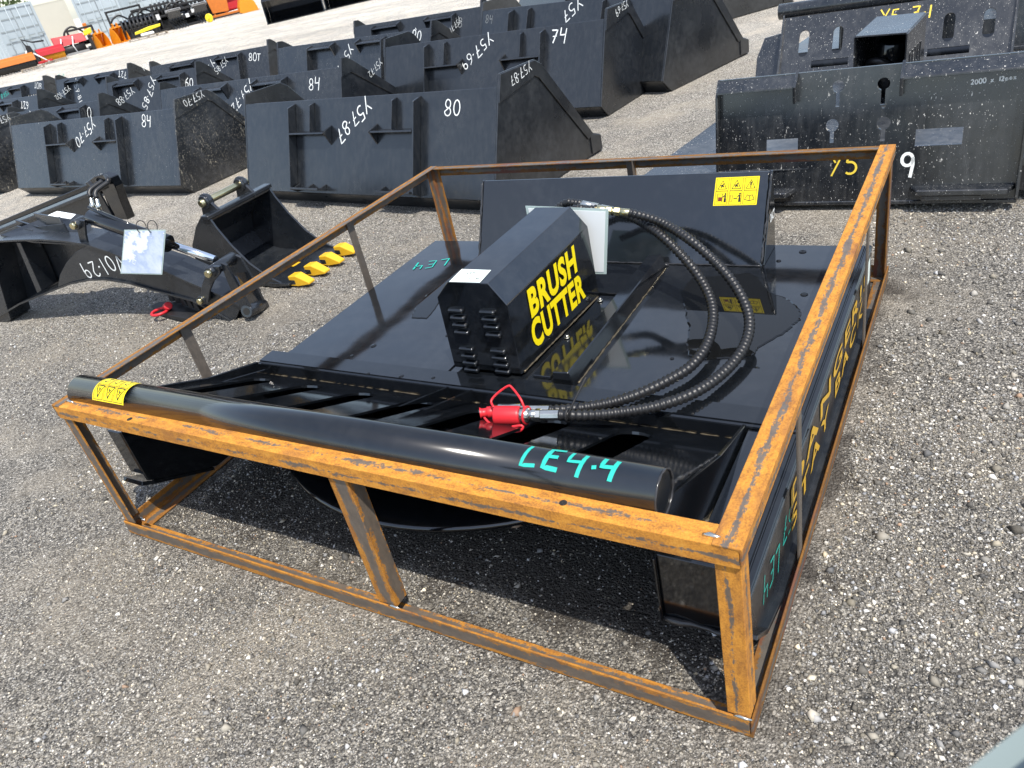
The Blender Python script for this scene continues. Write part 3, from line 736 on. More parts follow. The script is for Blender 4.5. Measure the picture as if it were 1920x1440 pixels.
# yellow warning sticker: 3 x 2 pictogram panels
def warning_sticker(parent, P00, P10, P01, lift=.0015, wrap=None):
    """P00 lower left, P10 lower right, P01 upper left"""
    u = P10-P00; v = P01-P00; n_ = u.cross(v).normalized()
    def at(a, b, k=1.0): return P00+u*a+v*b+n_*lift*k
    st = MB().quad(at(0, 0), at(1, 0), at(1, 1), at(0, 1)).build('warning_sticker', M['yellow'], parent)
    L1, L2 = u.length, v.length
    th = MB(); bk = MB(); mr = MB()
    O = P00+n_*lift*1.7; U = u; W = v
    def rib(mb, pts, w, closed=False): mb.ribbon(pts, O, U, W, w, closed)
    lw = L2*.02
    for c in range(3):
        x0 = .035+c*.325; x1 = x0+.28
        rib(th, [(x0, .04), (x1, .04), (x1, .96), (x0, .96)], lw, True)
        rib(th, [(x0, .52), (x1, .52)], lw)
        xm = (x0+x1)/2
        rib(bk, [(xm-.10, .59), (xm+.10, .59), (xm, .89)], lw*1.7, True)
    for cx in (.175, .5):
        rib(bk, [(cx-.03, .64), (cx, .70), (cx+.02, .78)], lw*1.8); rib(bk, [(cx, .70), (cx+.04, .66)], lw*1.6); rib(bk, [(cx-.045, .70), (cx-.01, .73), (cx+.02, .70)], lw*1.6)
    rib(bk, [(.825, .68), (.825, .81)], lw*2.6); rib(bk, [(.825, .625), (.825, .65)], lw*2.6)
    # driver in cab, standing figure
    rib(th, [(.085, .12), (.085, .42), (.2, .42), (.2, .12)], lw*1.3)
    mr.add([O+U*a+W*b for a, b in [(.105, .16), (.19, .16), (.19, .30), (.105, .30)]], [(0, 1, 2, 3)])
    for dx, s in ((.265, 1), (.60, 1.15)):
        bk.add([O+U*a+W*b for a, b in [(dx-.018, .24), (dx+.018, .24), (dx+.018, .37), (dx-.018, .37)]], [(0, 1, 2, 3)])
        rib(bk, [(dx-.010, .25), (dx-.012, .12)], lw*2.2); rib(bk, [(dx+.010, .25), (dx+.014, .12)], lw*2.2)
        rib(bk, [(dx, .385), (dx, .44)], lw*3.0); rib(bk, [(dx-.02, .36), (dx-.05, .30)], lw*1.6)
    rib(th, [(.385, .14), (.43, .14), (.43, .36), (.385, .36)], lw*1.2, True)
    rib(bk, [(.46, .25), (.55, .25)], lw*1.5)
    rib(th, [(.715, .2), (.77, .36), (.825, .32), (.88, .36), (.935, .2), (.825, .15)], lw*1.5, True); rib(th, [(.825, .15), (.825, .32)], lw*1.3)
    th.build('print', M['inkthin'], st); bk.build('print', M['ink'], st); mr.build('print', M['maroon'], st)
    return st
sn = V(1, 0, 0).cross(V(0, .161, .29)).normalized()
sp = lambda px, py: Upl(px, py, V(.484, 1.6349, ZD), sn)
warning_sticker(cut, sp(1337, 386), sp(1418.5, 384), sp(1343, 333.5))
# sticker wrapped round the push tube, seen upside down
def on_tube(s, a, r=TR+.0008):
    c = TC0.lerp(TC1, s); return c+V(0, -math.cos(a)*r, math.sin(a)*r)
def tube_patch(name, s0, s1, a0, a1, mat, parent, r, n=10):
    mb = MB(); vs = []; 
    for i in range(n+1):
        a = a0+(a1-a0)*i/n; vs += [on_tube(s0, a, r), on_tube(s1, a, r)]
    mb.add(vs, [(2*i, 2*i+1, 2*i+3, 2*i+2) for i in range(n)], True); return mb.build(name, mat, parent)
ts0, ts1, ta0, ta1 = .070, .150, R_(20), R_(125)
ts = tube_patch('warning_sticker', ts0, ts1, ta0, ta1, M['yellow'], tube, TR+.0008, 14)
def tube_ribbon(mb, pts, w, r=TR+.0016, closed=False):
    """pts in sticker units (0..1, 0..1)"""
    Ls = (ts1-ts0)*(TC1-TC0).length; La = TR*(ta1-ta0)
    n0 = len(mb.v); P = [V(p[0]*Ls, p[1]*La, 0) for p in pts]
    Q = []
    for i in range(len(P) if closed else len(P)-1):
        A = P[i]; B = P[(i+1) % len(P)]; k = max(2, int((B-A).length/.004))
        for j in range(k): Q.append(A.lerp(B, j/k))
    if not closed: Q.append(P[-1])
    tmp = MB(); tmp.ribbon([(q.x, q.y) for q in Q], V(0,0,0), V(1,0,0), V(0,1,0), w, closed)
    mb.add([on_tube(ts0+(ts1-ts0)*x/Ls, ta0+(ta1-ta0)*y/La, r) for x, y, z in tmp.v], tmp.f)
pk = MB(); pt = MB()
for c in range(3):
    x0 = .04+c*.32; x1 = x0+.28; xm = (x0+x1)/2
    tube_ribbon(pt, [(x0, .05), (x1, .05), (x1, .96), (x0, .96)], .002, closed=True)
    tube_ribbon(pt, [(x0, .55), (x1, .55)], .002)
    tube_ribbon(pk, [(xm-.11, .50), (xm+.11, .50), (xm, .12)], .0034, closed=True)
    tube_ribbon(pk, [(xm-.03, .44), (xm, .36), (xm+.03, .40), (xm-.01, .28)], .003)
    tube_ribbon(pk, [(xm-.07, .70), (xm+.02, .66), (xm+.05, .78)], .0034)
    tube_ribbon(pk, [(xm-.02, .84), (xm+.07, .86)], .005)
pk.build('print', M['ink'], ts); pt.build('print', M['inkthin'], ts)
# teal handwriting on the tube
SUBDIV = 1
tmp = MB(); handwriting(tmp, 'LE4.4', V(0,0,0), V(1.18,0,0), V(0,1,0), .052, .0085, 4)
LT = (TC1-TC0).length
MB().add([on_tube((1.56+x*1.02)/LT, R_(58)+(y-.008)/TR, TR+.0012) for x, y, z in tmp.v], tmp.f).build('paint_marking', M['teal'], tube)
write_mark(cut, 'LE4', Uz(806, 496, ZD+.001), 200, .075, 'teal', .0065, frame=(X_, Y_), local=False)
for yy, ss in ((.30, 'LE4'), (.46, '57')):
    write_mark(panel, ss, V(2.018, yy, .155), 168, .07, 'teal', .005, frame=(Y_, Z_), local=False, seed=5)
# DANGER!! STAY BACK on the right skirt
y0_, y1_ = .52, 1.70
print_text('DANGER!!', V(2.0183, .50, .168), V(2.0183, 1.66, .168), V(2.0183, .50, .228), M['yellow2'], panel, bold=.02, space=1.2)
print_text('STAY BACK', V(2.0183, .50, .092), V(2.0183, 1.62, .092), V(2.0183, .50, .150), M['yellow2'], panel, bold=.015, space=1.25)
MB().add([V(2.0186, 1.70, .14), V(2.0186, 1.78, .14), V(2.0186, 1.78, .23), V(2.0186, 1.70, .23)], [(0, 1, 2, 3)]).build('sticker', M['sticker'], panel)

# hydraulic hoses (part of the cutter), corrugated sleeve
def smooth_path(pts, step=.003):
    P = [Vector(p) for p in pts]; out = []
    for i in range(len(P)-1):
        p0 = P[max(i-1, 0)]; p1 = P[i]; p2 = P[i+1]; p3 = P[min(i+2, len(P)-1)]
        k = max(2, int((p2-p1).length/step))
        for j in range(k):
            t = j/k
            out.append(.5*((2*p1)+(p2-p0)*t+(2*p0-5*p1+4*p2-p3)*t*t+(3*p1-p0-3*p2+p3)*t**3))
    out.append(P[-1]); return out
def hose(pts, r=.0148, pitch=.0165, name='hydraulic_hose'):
    path = smooth_path(pts, pitch/4); s = 0; rad = []
    for i, p in enumerate(path):
        if i: s += (p-path[i-1]).length
        rad.append(r*(1+.16*math.cos(2*math.pi*s/pitch)))
    return MB().tube(path, rad, 12).build(name, M['rubber'], cut)
yb = 1.45
o1 = [Uy(1182, 399, yb), Uy(1240, 417, 1.43), Uz(1300, 455, .47), Uz(1352, 503, .41), Uz(1387, 550, .36), Uz(1405, 600, .32), Uz(1395, 650, .295), Uz(1357, 698, .285), Uz(1300, 737, .288), Uz(1230, 762, .295), Uz(1160, 774, .302), Uz(1100, 779, .308), Uz(1046, 778, .312)]
h1 = hose(o1)
o2 = [Uy(1150, 396, 1.52), Uy(1195, 412, 1.50), Uz(1240, 442, .47), Uz(1288, 490, .41), Uz(1322, 538, .36), Uz(1337, 585, .325), Uz(1328, 640, .30), Uz(1298, 684, .288), Uz(1255, 712, .284), Uz(1200, 738, .284), Uz(1150, 754, .287), Uz(1090, 765, .29), Uz(1030, 770, .292)]
h2 = hose(o2)
h3 = hose([Uy(1060, 384, 1.44)+V(-.05, -.03, -.05), Uy(1078, 392, 1.43), Uy(1098, 394, 1.42), Uy(1119, 392, 1.42)], .0145, .0145)
h4 = hose([Uy(1040, 386, 1.52)+V(-.04, 0, -.04), Uy(1060, 381, 1.52), Uy(1078, 381, 1.52), Uy(1092, 382, 1.52)], .0140, .0145)
def fitting(par, stages, mat='zinc', n=16):
    """stages: list of (point, radius) pairs stepping along"""
    for k in range(len(stages)-1):
        (p, r, sides) = stages[k]; q = stages[k+1][0]
        MB().tube([p, q], r, sides, smooth=sides > 8).build('fitting', M[mat], par, bevel=.0008)
A, B = Uy(1117, 392, 1.425), Uy(1184, 399.5, 1.45)
fitting(h1, [(A, .0145, 16), (A.lerp(B, .3), .0155, 6), (A.lerp(B, .45), .011, 16), (A.lerp(B, .52), .0165, 6), (A.lerp(B, .68), .0135, 16), (B, .01, 8)], 'brass')
A, B = Uy(1090, 382, 1.52), Uy(1152, 396, 1.52)
fitting(h2, [(A, .0135, 16), (A.lerp(B, .3), .0155, 6), (A.lerp(B, .5), .011, 16), (A.lerp(B, .6), .0145, 16), (B, .01, 8)], 'zinc')
# front couplers with red dust caps
A, B = Uz(1048, 778, .312), Uz(928, 779, .318)
fitting(h1, [(A, .0155, 8), (A.lerp(B, .28), .019, 6), (A.lerp(B, .36), .0165, 16), (A.lerp(B, .46), .0215, 20), (A.lerp(B, .64), .01, 8)], 'zinc', 20)
cap = MB().tube([A.lerp(B, .60), A.lerp(B, .64), A.lerp(B, .98), B], [.0255, .0265, .0275, .026], 24).build('dust_cap', M['redcap'], h1, bevel=.0008)
ringp = [A.lerp(B, .5)+V(0, .0235*math.cos(R_(a)), .0235*math.sin(R_(a))) for a in range(0, 360, 20)]
MB().tube(ringp, .0035, 8, closed=True).build('cap_ring', M['redcap'], cap)
lp = [Uz(984, 768, .335), Uz(976, 748, .36), Uz(960, 727, .375), Uz(952, 724, .378), Uz(932, 738, .36), Uz(921, 752, .345), Uz(926, 764, .335)]
MB().tube(smooth_path(lp, .004), .0034, 8).build('cap_strap', M['redcap'], cap)
lp = [Uz(908, 783, .315), Uz(920, 795, .305), Uz(945, 806, .30), Uz(970, 809, .298), Uz(980, 803, .305), Uz(978, 798, .312), Uz(960, 800, .31)]
MB().tube(smooth_path(lp, .004), .0036, 8).build('cap_strap', M['redcap'], cap)
A, B = Uz(1030, 769, .295), Uz(925, 768, .302)
fitting(h2, [(A, .0145, 8), (A.lerp(B, .5), .018, 16), (A.lerp(B, .9), .01, 8)], 'zinc')
C2, D2 = Uz(930, 771, .302), Uz(900, 775, .306)
MB().tube([C2, C2.lerp(D2, .55), C2.lerp(D2, .56), D2.lerp(C2, .15), D2], [.0165, .0165, .013, .013, .0175], 20).build('dust_cap', M['redcap'], h2, bevel=.0006)
zt = [Uz(1063, 790, .30), Uz(1066, 776, .325), Uz(1075, 755, .35), Uz(1099, 707, .40)]
MB().tube(smooth_path(zt, .01), .0028, 5).build('cable_tie', M['black'], h1)
ztr = [Uz(1066, 778, .310)+V(.0, .018*math.cos(R_(a)), .018*math.sin(R_(a))) for a in range(0, 360, 20)]
MB().tube(ztr, .003, 6, closed=True).build('cable_tie', M['black'], h1)

# paper in a plastic sleeve hanging behind the hood
sl_p = [Uy(985, 386, 1.372), Uy(1141, 392, 1.372), Uy(1137, 514, 1.372), Uy(1008, 512, 1.372)]
doc = MB().prism(sl_p, (0, .0015, 0)).build('document_sleeve', M['plastic'])
tag(doc, 'white paper sheet in a clear plastic sleeve behind the lettered hood', 'document')
cen = sum(sl_p, V(0,0,0))/4
MB().prism([cen+(p-cen)*.93+V(0, -.0012, 0) for p in sl_p], (0, .001, 0)).build('paper_sheet', M['paperwhite'], doc)
# rain water on the deck
def puddle(px, label, z=ZD+.0012):
    P = [Uz(a, b, z) for a, b in px]
    Q = []
    rnd = random.Random(len(px))
    for i in range(len(P)):
        A, B = P[i], P[(i+1) % len(P)]
        for j in range(6):
            q = A.lerp(B, j/6); Q.append(q+V(rnd.uniform(-1, 1), rnd.uniform(-1, 1), 0)*.003)
    c = sum(Q, V(0,0,0))/len(Q)
    mb = MB(); k = len(Q)
    mb.add([p for p in Q]+[q+(c-q).normalized()*.006+V(0, 0, .0016) for q in Q], [(i, (i+1) % k, k+(i+1) % k, k+i) for i in range(k)]+[tuple(range(k, 2*k))])
    o = mb.build('rain_puddle', M['water']); tag(o, label, 'puddle', None)
mt, nt, b = newmat('rain_water'); b.inputs['Base Color'].default_value = (.006, .0065, .007, 1); b.inputs['Roughness'].default_value = .015; b.inputs['IOR'].default_value = 1.45
M['water'] = mt
puddle([(1278, 545), (1283, 580), (1292, 618), (1287, 645), (1291, 667), (1330, 674), (1372, 672), (1415, 665), (1422, 652), (1475, 622), (1485, 612), (1500, 600), (1502, 580), (1478, 561), (1442, 548), (1420, 520), (1405, 512), (1300, 520)], 'wide rain puddle on the right half of the cutter deck under the hoses', ZD+.0012)
puddle([(772, 596), (780, 575), (800, 553), (838, 525), (862, 505), (890, 500), (830, 555), (815, 580), (800, 598)], 'narrow rain puddle on the deck left of the lettered hood')
mb = MB(); rnd = random.Random(4)
for px, py in [(660, 667), (1260, 672), (1400, 712), (1367, 733), (1450, 735), (1460, 463+26), (1505, 464+8), (1508, 552), (700, 648), (690, 700), (752, 705), (812, 708), (838, 629), (816, 668), (1420, 690), (1290, 700)]:
    p = Uz(px, py, ZD+.0012 if py < 690 or px > 1000 else .2645); r = rnd.uniform(.005, .014)
    prof = [(r, 0), (r*.9, .0012), (r*.6, .002), (.0005, .0024)]
    lathe(mb, p, prof, 14)
stuff(tag(mb.build('water_drops', M['water']), 'scattered rain drops on the black deck', 'water drops'))
# ------------------------------------------------------------------ loader buckets standing on their floors, backs to the camera
FV = V(0, .235, .58).normalized(); FN = V(0, -.58, .235).normalized()      # lean of the back sheet
def Tf(p): return V(p[0], 0, .10) + FV*((p[2]-.10)*.985) - FN*p[1]
def loader_bucket(label, pl, pr, style='A', face='satin', side='side', marks=(), group='loader buckets in rows', slots=False, top_z=.68):
    """pl, pr: photo points of the back sheet's upper corners; marks: (text, fx, fz, angle, height, where)"""
    A = Uz(*pl, top_z); B = Uz(*pr, top_z); S = top_z/.68
    d = B-A; w = d.length/S; ang = math.atan2(d.y, d.x)
    nl = V(-math.sin(ang), math.cos(ang), 0)
    A = A-nl*.235*S
    o = thing('loader_bucket', label, 'bucket', (A.x, A.y, 0), ang, group)
    if S != 1: put(o, WM[o.name] @ Matrix.Scale(S, 4))
    t = .012; h = .735
    def leaned(mb, name, mat, bevel=.002):
        mb.v = [tuple(Tf(p)) for p in mb.v]; return mb.build(name, M[mat], o, local=True, bevel=bevel)
    if slots:
        hs = []
        for k0 in (0.13, 0.80):
            for i in range(4):
                cx = w*k0+.07*i; hs.append(capsule(cx, .47, .035, .13, 6))
        mb = MB(); mb.holed([(0, .10), (w, .10), (w, h), (0, h)], hs, V(0, t, 0), X_, Z_, V(0, -1, 0), t)
        leaned(mb, 'back_sheet', face, 0)
    else:
        leaned(MB().box((0, 0, .10), (w, t, h)), 'back_sheet', face, .004)
    mb = MB(); mb.prism([(0.002, .001, .0985), (0.002, .085, .004), (0.002, .10, .004), (0.002, .014, .0985)], (w-.004, 0, 0)); mb.build('heel_sheet', M[side], o, local=True)
    mb = MB(); mb.box((.004, .10, .003), (w-.004, 1.12, .015)); mb.build('floor_sheet', M[face], o, local=True)
    mb = MB(); mb.prism([(0.0, 1.10, .002), (0.0, 1.215, .002), (0.0, 1.10, .03)], (w, 0, 0)); mb.build('cutting_edge', M[side], o, local=True, bevel=.002)
    kx = .60 if style == 'A' else .33
    P = [(-.002, .10), (.232, .683), (.262, .745), (kx, .738), (kx+.06, .70), (1.10, .15), (1.19, .115), (1.19, .012), (.10, .002)]
    Q = [(.228, .672), (.260, .741), (kx-.003, .734), (kx+.055, .698), (1.095, .15), (1.035, .125), (kx+.01, .632), (kx-.03, .652), (.20, .60)]
    if style != 'A': Q = [(.228, .672), (.260, .741), (kx-.003, .734), (kx+.055, .698), (1.095, .15), (1.035, .125), (kx+.0, .612), (.20, .60)]
    for x0, s in ((-t, -1), (w, 1)):
        sp_ = MB().prism([(x0, p[0], p[1]) for p in P], (t, 0, 0)).build('side_plate', M[side], o, local=True, bevel=.003)
        xs = x0-.010 if s < 0 else x0+t
        MB().prism([(xs, q[0], q[1]) for q in Q], (.010, 0, 0)).build('edge_strip', M[side], sp_, local=True, bevel=.002)
        MB().prism([(xs, 1.06, .150), (xs, 1.185, .112), (xs, 1.185, .015), (xs, 1.06, .02)], (.009, 0, 0)).build('toe_plate', M[side], sp_, local=True, bevel=.002)
    c = w*.5
    for s in (-1, 1):
        if style == 'A':
            def xr(a, b): return (min(c+s*a, c+s*b), max(c+s*a, c+s*b))
            x = c+s*.615
            leaned(MB().prism([(x-.006, -.001, .715), (x-.006, -.068, .675), (x-.006, -.068, .12), (x-.006, -.001, .105)], (.012, 0, 0)), 'bracket_rib', face)
            a, b = xr(.607, .235)
            leaned(MB().prism([(a, -.001, .525), (a, -.072, .507), (a, -.072, .495), (a, -.001, .513)], (b-a, 0, 0)), 'bracket_shelf', face)
            x = c+s*.405
            leaned(MB().prism([(x-.006, -.001, .715), (x-.006, -.045, .69), (x-.006, -.052, .515), (x-.006, -.001, .527)], (.012, 0, 0)), 'bracket_rib', face)
            x = c+s*.228
            leaned(MB().prism([(x-.006, -.001, .56), (x-.006, -.078, .505), (x-.006, -.001, .43)], (.012, 0, 0)), 'bracket_gusset', face)
            a, b = xr(.600, .29)
            leaned(MB().prism([(a, -.001, .135), (a, -.085, .135), (a, -.085, .120), (a, -.001, .120)], (b-a, 0, 0)), 'bracket_lug', side)
            for x in (a+.005, (a+b)/2, b-.015):
                leaned(MB().prism([(x, -.001, .165), (x, -.05, .136), (x, -.001, .136)], (.012, 0, 0)), 'lug_gusset', side)
        else:
            a = c+s*.62 if s < 0 else c+.22; b = c-.22 if s < 0 else c+.62
            leaned(MB().prism([(a, -.001, .695), (a, -.070, .655), (a, -.070, .643), (a, -.001, .682)], (b-a, 0, 0)), 'bracket_shelf', face)
            x = c+s*.627
            leaned(MB().prism([(x-.007, -.001, .71), (x-.007, -.08, .665), (x-.007, -.07, .12), (x-.007, -.001, .105)], (.014, 0, 0)), 'bracket_rib', face)
            x = c+s*.213
            leaned(MB().prism([(x-.007, -.001, .72), (x-.007, -.08, .665), (x-.007, -.001, .57)], (.014, 0, 0)), 'bracket_gusset', face)
    for mk in marks:
        text, fx, fz, an, hh, where = mk[:6]; col = mk[6] if len(mk) > 6 else 'chalk'
        hh *= .88
        if where == 'face': write_mark(o, text, Tf((fx*w, 0, fz)), an, hh, col, frame=(X_, FV), seed=int(fx*100))
        else: write_mark(o, text, V(w+t+.0105, fx+.23, fz-.03), an, hh, col, frame=(Y_, Z_), seed=int(fx*90))
    return o
loader_bucket('wide black loader bucket marked 84, front row, beside the excavator arm', (20, 235), (325, 203), 'A', 'satin2', 'sidedirty',
              [('Y57.70', .50, .60, 208, .105, 'face'), ('84', .86, .655, -6, .115, 'face'), ('Y57.70', .21, .728, 188, .062, 'side')])
loader_bucket('black loader bucket marked 80, front row, directly behind the crate', (460, 195), (932, 163), 'A', 'satin', 'side',
              [('Y57.87', .50, .585, 214, .105, 'face'), ('80', .865, .635, -4, .105, 'face'), ('Y57.87', .21, .728, 190, .06, 'side')])
loader_bucket('black loader bucket at the left frame edge, only its side plate in view', (-205, 262), (-28, 238), 'A', 'satin', 'sidedirty',
              [('Y57.', .22, .728, 188, .062, 'side')])
loader_bucket('black loader bucket marked 74 in the second row behind bucket 80', (722, 88), (1133, 35), 'A', 'satin', 'side',
              [('Y57.69', .47, .60, 214, .105, 'face'), ('74', .83, .65, -6, .115, 'face'), ('Y57.69', .25, .735, 190, .058, 'side')])
loader_bucket('black loader bucket marked 84 in the second row between buckets 60 and 74', (300, 168), (637, 125), 'B', 'satin2', 'side',
              [('Y57.72', .50, .58, 216, .105, 'face'), ('84', .88, .62, -6, .11, 'face'), ('Y57.72', .40, .60, 200, .06, 'side')])
loader_bucket('black loader bucket marked 60 with Y57.88 on its side, behind wide bucket 84', (15, 213), (183, 188), 'B', 'satin', 'side',
              [('Y57', .26, .62, 238, .10, 'face'), ('60', .88, .62, -8, .115, 'face'), ('Y57.88', .33, .66, 196, .075, 'side')])
loader_bucket('black loader bucket marked 62T near the left edge of the frame', (-80, 200), (68, 178), 'B', 'satin', 'side',
              [('Y57', .55, .40, 238, .10, 'face'), ('62T', .85, .62, 174, .11, 'face'), ('Y57.102', .36, .64, 196, .07, 'side')])
loader_bucket('black loader bucket marked 60 with Y57.85 in white, third row', (200, 155), (365, 127), 'B', 'satin', 'side',
              [('Y57.85', .48, .52, 235, .115, 'face'), ('60', .93, .58, -6, .115, 'face'), ('Y57.85', .40, .64, 200, .075, 'side')])
loader_bucket('black loader bucket marked Y57.71 and 80 in the third row behind bucket 74', (521, 90), (806, 52), 'B', 'satin2', 'side',
              [('Y57.71', .48, .50, 228, .115, 'face'), ('80', .93, .68, -8, .11, 'face'), ('Y57.71', .36, .66, 200, .06, 'side')])
loader_bucket('large black loader bucket in the third row, rightmost before the last one', (905, 20), (1262, -22), 'A', 'satin', 'side',
              [('Y57', .53, .66, 214, .11, 'face'), ('84', .05, .66, -4, .08, 'face', 'chalkgrey')], top_z=.74)
loader_bucket('black loader bucket marked 80T with vertical slots cut in its back', (-60, 175), (80, 150), 'B', 'satin', 'side',
              [('Y58.8', .50, .60, 190, .09, 'face', 'teal'), ('80T', .93, .66, 172, .11, 'face'), ('Y58', .35, .70, 190, .07, 'side', 'teal')], slots=True)
loader_bucket('black loader bucket marked 72T and Y57.81 in the fourth row', (105, 150), (238, 128), 'B', 'satin', 'side',
              [('Y57.81', .30, .52, 286, .11, 'face'), ('72T', .93, .66, 172, .11, 'face'), ('Y57.81', .36, .68, 196, .075, 'side')])
loader_bucket('black loader bucket marked 80T in the fourth row beside the open gravel', (282, 125), (500, 85), 'B', 'satin2', 'side',
              [('Y57.', .52, .56, 232, .11, 'face'), ('80T', .90, .62, -10, .105, 'face'), ('766', .42, .56, -14, .10, 'side')])
loader_bucket('black loader bucket marked faintly 68 in the fourth row', (665, 50), (900, 12), 'B', 'satin', 'side',
              [('Y57', .50, .50, 226, .11, 'face'), ('68', .84, .60, -6, .11, 'face', 'chalkgrey')])
loader_bucket('black loader bucket farthest right in the rows, half cut by the top of the frame', (985, -70), (1330, -95), 'A', 'satin', 'side', [], top_z=.74)

# ------------------------------------------------------------------ digging bucket with yellow teeth
db = thing('digging_bucket', 'small black digging bucket with four yellow teeth left of the crate', 'bucket', (-1.25, 1.95, 0))
yN, yF = 1.72, 2.20
prof = [(-.93, .035), (-1.01, .065), (-1.12, .145), (-1.21, .255), (-1.27, .355), (-1.29, .405), (-1.36, .42), (-1.44, .36), (-1.54, .25), (-1.575, .14), (-1.52, .045), (-1.38, .010), (-1.15, .006), (-.93, .012)]
for yy in (yN, yF-.012):
    MB().prism([(x, yy, z) for x, z in prof], (0, .012, 0)).build('side_plate', M['armgrey'], db, bevel=.002)
shell = [(-1.29, .405), (-1.36, .42), (-1.44, .36), (-1.54, .25), (-1.575, .14), (-1.52, .045), (-1.38, .010), (-1.15, .006), (-.90, .010)]
mb = MB()
for i in range(len(shell)-1):
    a, b = shell[i], shell[i+1]
    d = V(b[0]-a[0], 0, b[1]-a[1]).normalized(); nn = V(-d.z, 0, d.x)*.012
    if nn.dot(V(-1.25-a[0], 0, .25-a[1])) < 0: nn = -nn
    mb.prism([V(a[0], yN+.0125, a[1])+nn*.1, V(b[0], yN+.0125, b[1])+nn*.1, V(b[0], yN+.0125, b[1])+nn, V(a[0], yN+.0125, a[1])+nn], (0, yF-yN-.025, 0))
mb.build('shell', M['armgrey'], db)
MB().box((-1.345, yN-.012, .405), (-1.285, yF+.012, .428)).build('top_bar', M['armgrey'], db, bevel=.004)
for yy in (1.80, 2.07):
    ear = MB(); pts = [(-1.46, yy, .36), (-1.30, yy, .428)] + [(-1.38+.045*math.cos(R_(a)), yy, .475+.045*math.sin(R_(a))) for a in range(-10, 200, 20)]
    ear.prism(pts, (0, .018, 0)); e = ear.build('ear', M['armgrey'], db, bevel=.002)
    MB().cyl((-1.38, yy-.014, .475), (-1.38, yy+.032, .475), .038, 24).build('boss', M['armgrey'], e, bevel=.002)
MB().cyl((-1.38, 1.765, .475), (-1.38, 2.125, .475), .021, 20).build('pin', M['brass'], db, bevel=.003)
MB().prism([(-1.02, yN-.004, .004), (-.865, yN-.004, .020), (-.865, yN-.004, .032), (-1.02, yN-.004, .034)], (0, yF-yN+.008, 0)).build('cutting_edge', M['armgrey'], db, bevel=.002)
for i in range(4):
    yc = yN+.045+i*(yF-yN-.09)/3
    MB().prism([(-.875, yc-.03, .014), (-.83, yc-.03, .02), (-.83, yc-.03, .048), (-.875, yc-.03, .05)], (0, .06, 0)).build('tooth_adapter', M['armgrey'], db, bevel=.003)
    vs = [V(-.875, yc-.030, .012), V(-.875, yc+.030, .012), V(-.875, yc+.030, .066), V(-.875, yc-.030, .066),
          V(-.82, yc-.029, .010), V(-.82, yc+.029, .010), V(-.82, yc+.029, .072), V(-.82, yc-.029, .072),
          V(-.735, yc-.024, .022), V(-.735, yc+.024, .022), V(-.735, yc+.024, .034), V(-.735, yc-.024, .034)]
    MB().add(vs, [(0, 3, 2, 1), (0, 1, 5, 4), (2, 3, 7, 6), (1, 2, 6, 5), (3, 0, 4, 7), (4, 5, 9, 8), (6, 7, 11, 10), (5, 6, 10, 9), (7, 4, 8, 11), (8, 9, 10, 11)]).build('tooth', M['tooth'], db, bevel=.003)
MB().add([V(-1.10, 1.95, .0235), V(-1.03, 1.93, .0305), V(-1.01, 1.99, .031), V(-1.07, 2.0, .027)], [(0, 1, 2, 3)]).build('rust_stain', M['tooth'], db)

# ------------------------------------------------------------------ excavator arm attachment lying left of the crate
arm = thing('excavator_attachment', 'charcoal excavator arm attachment with hydraulic cylinder lying on the gravel at left', 'excavator arm', (-1.9, 1.3, 0))
bd = V(1.87, .27, 0).normalized(); bn = V(-bd.y, bd.x, 0)       # boom direction and its far side
P0 = V(-.93, 1.36, 0)
bp = lambda px, py, off=0.0: Upl(px, py, P0+bn*off, bn)
top = [(-60, 470), (0, 453), (36, 451), (78, 450), (124, 453), (164, 459), (207, 473), (229, 482), (311, 509), (360, 531), (420, 556), (452, 574)]
bot = [(440, 603), (400, 580), (360, 560), (289, 541), (244, 528), (200, 521), (167, 522), (133, 529), (100, 542), (38, 567), (0, 590), (-60, 625)]
ptop = [bp(*q) for q in top]; pbot = [bp(*q) for q in bot]
BW = .15
# near side: solid from the curved edge rightwards, an open recess with a stiffener to the left of it
nt_ = [bp(*q) for q in [(164, 459), (207, 473), (229, 482), (311, 509), (360, 531), (420, 556), (452, 574)]]
nb_ = [bp(*q) for q in [(440, 603), (400, 580), (360, 560), (289, 541), (244, 528), (200, 521), (167, 522), (133, 529), (108, 539), (112, 515), (124, 492), (140, 474)]]
MB().prism(nt_+nb_, bn*.012).build('side_plate', M['armgrey'], arm, bevel=.002)
MB().prism([p+bn*BW for p in ptop+pbot], bn*.012).build('side_plate', M['armgrey'], arm, bevel=.002)
MB().prism([bp(-40, 470), bp(-20, 468), bp(20, 600), bp(0, 612)], bn*BW).build('stiffener', M['armgrey'], arm, bevel=.002)
MB().prism([bp(30, 455, .02), bp(38, 455, .02), bp(78, 545, .02), bp(70, 550, .02)], bn*(BW-.03)).build('stiffener', M['armgrey'], arm, bevel=.002)
def strip(name, pts, up):
    mb = MB()
    for i in range(len(pts)-1):
        a, b = pts[i], pts[i+1]; o_ = V(0, 0, up)
        mb.prism([a-bn*.012, b-bn*.012, b+bn*(BW+.024), a+bn*(BW+.024)], o_)
    return mb.build(name, M['armgrey'], arm)
strip('top_plate', ptop, .010); strip('bottom_plate', pbot, -.010)
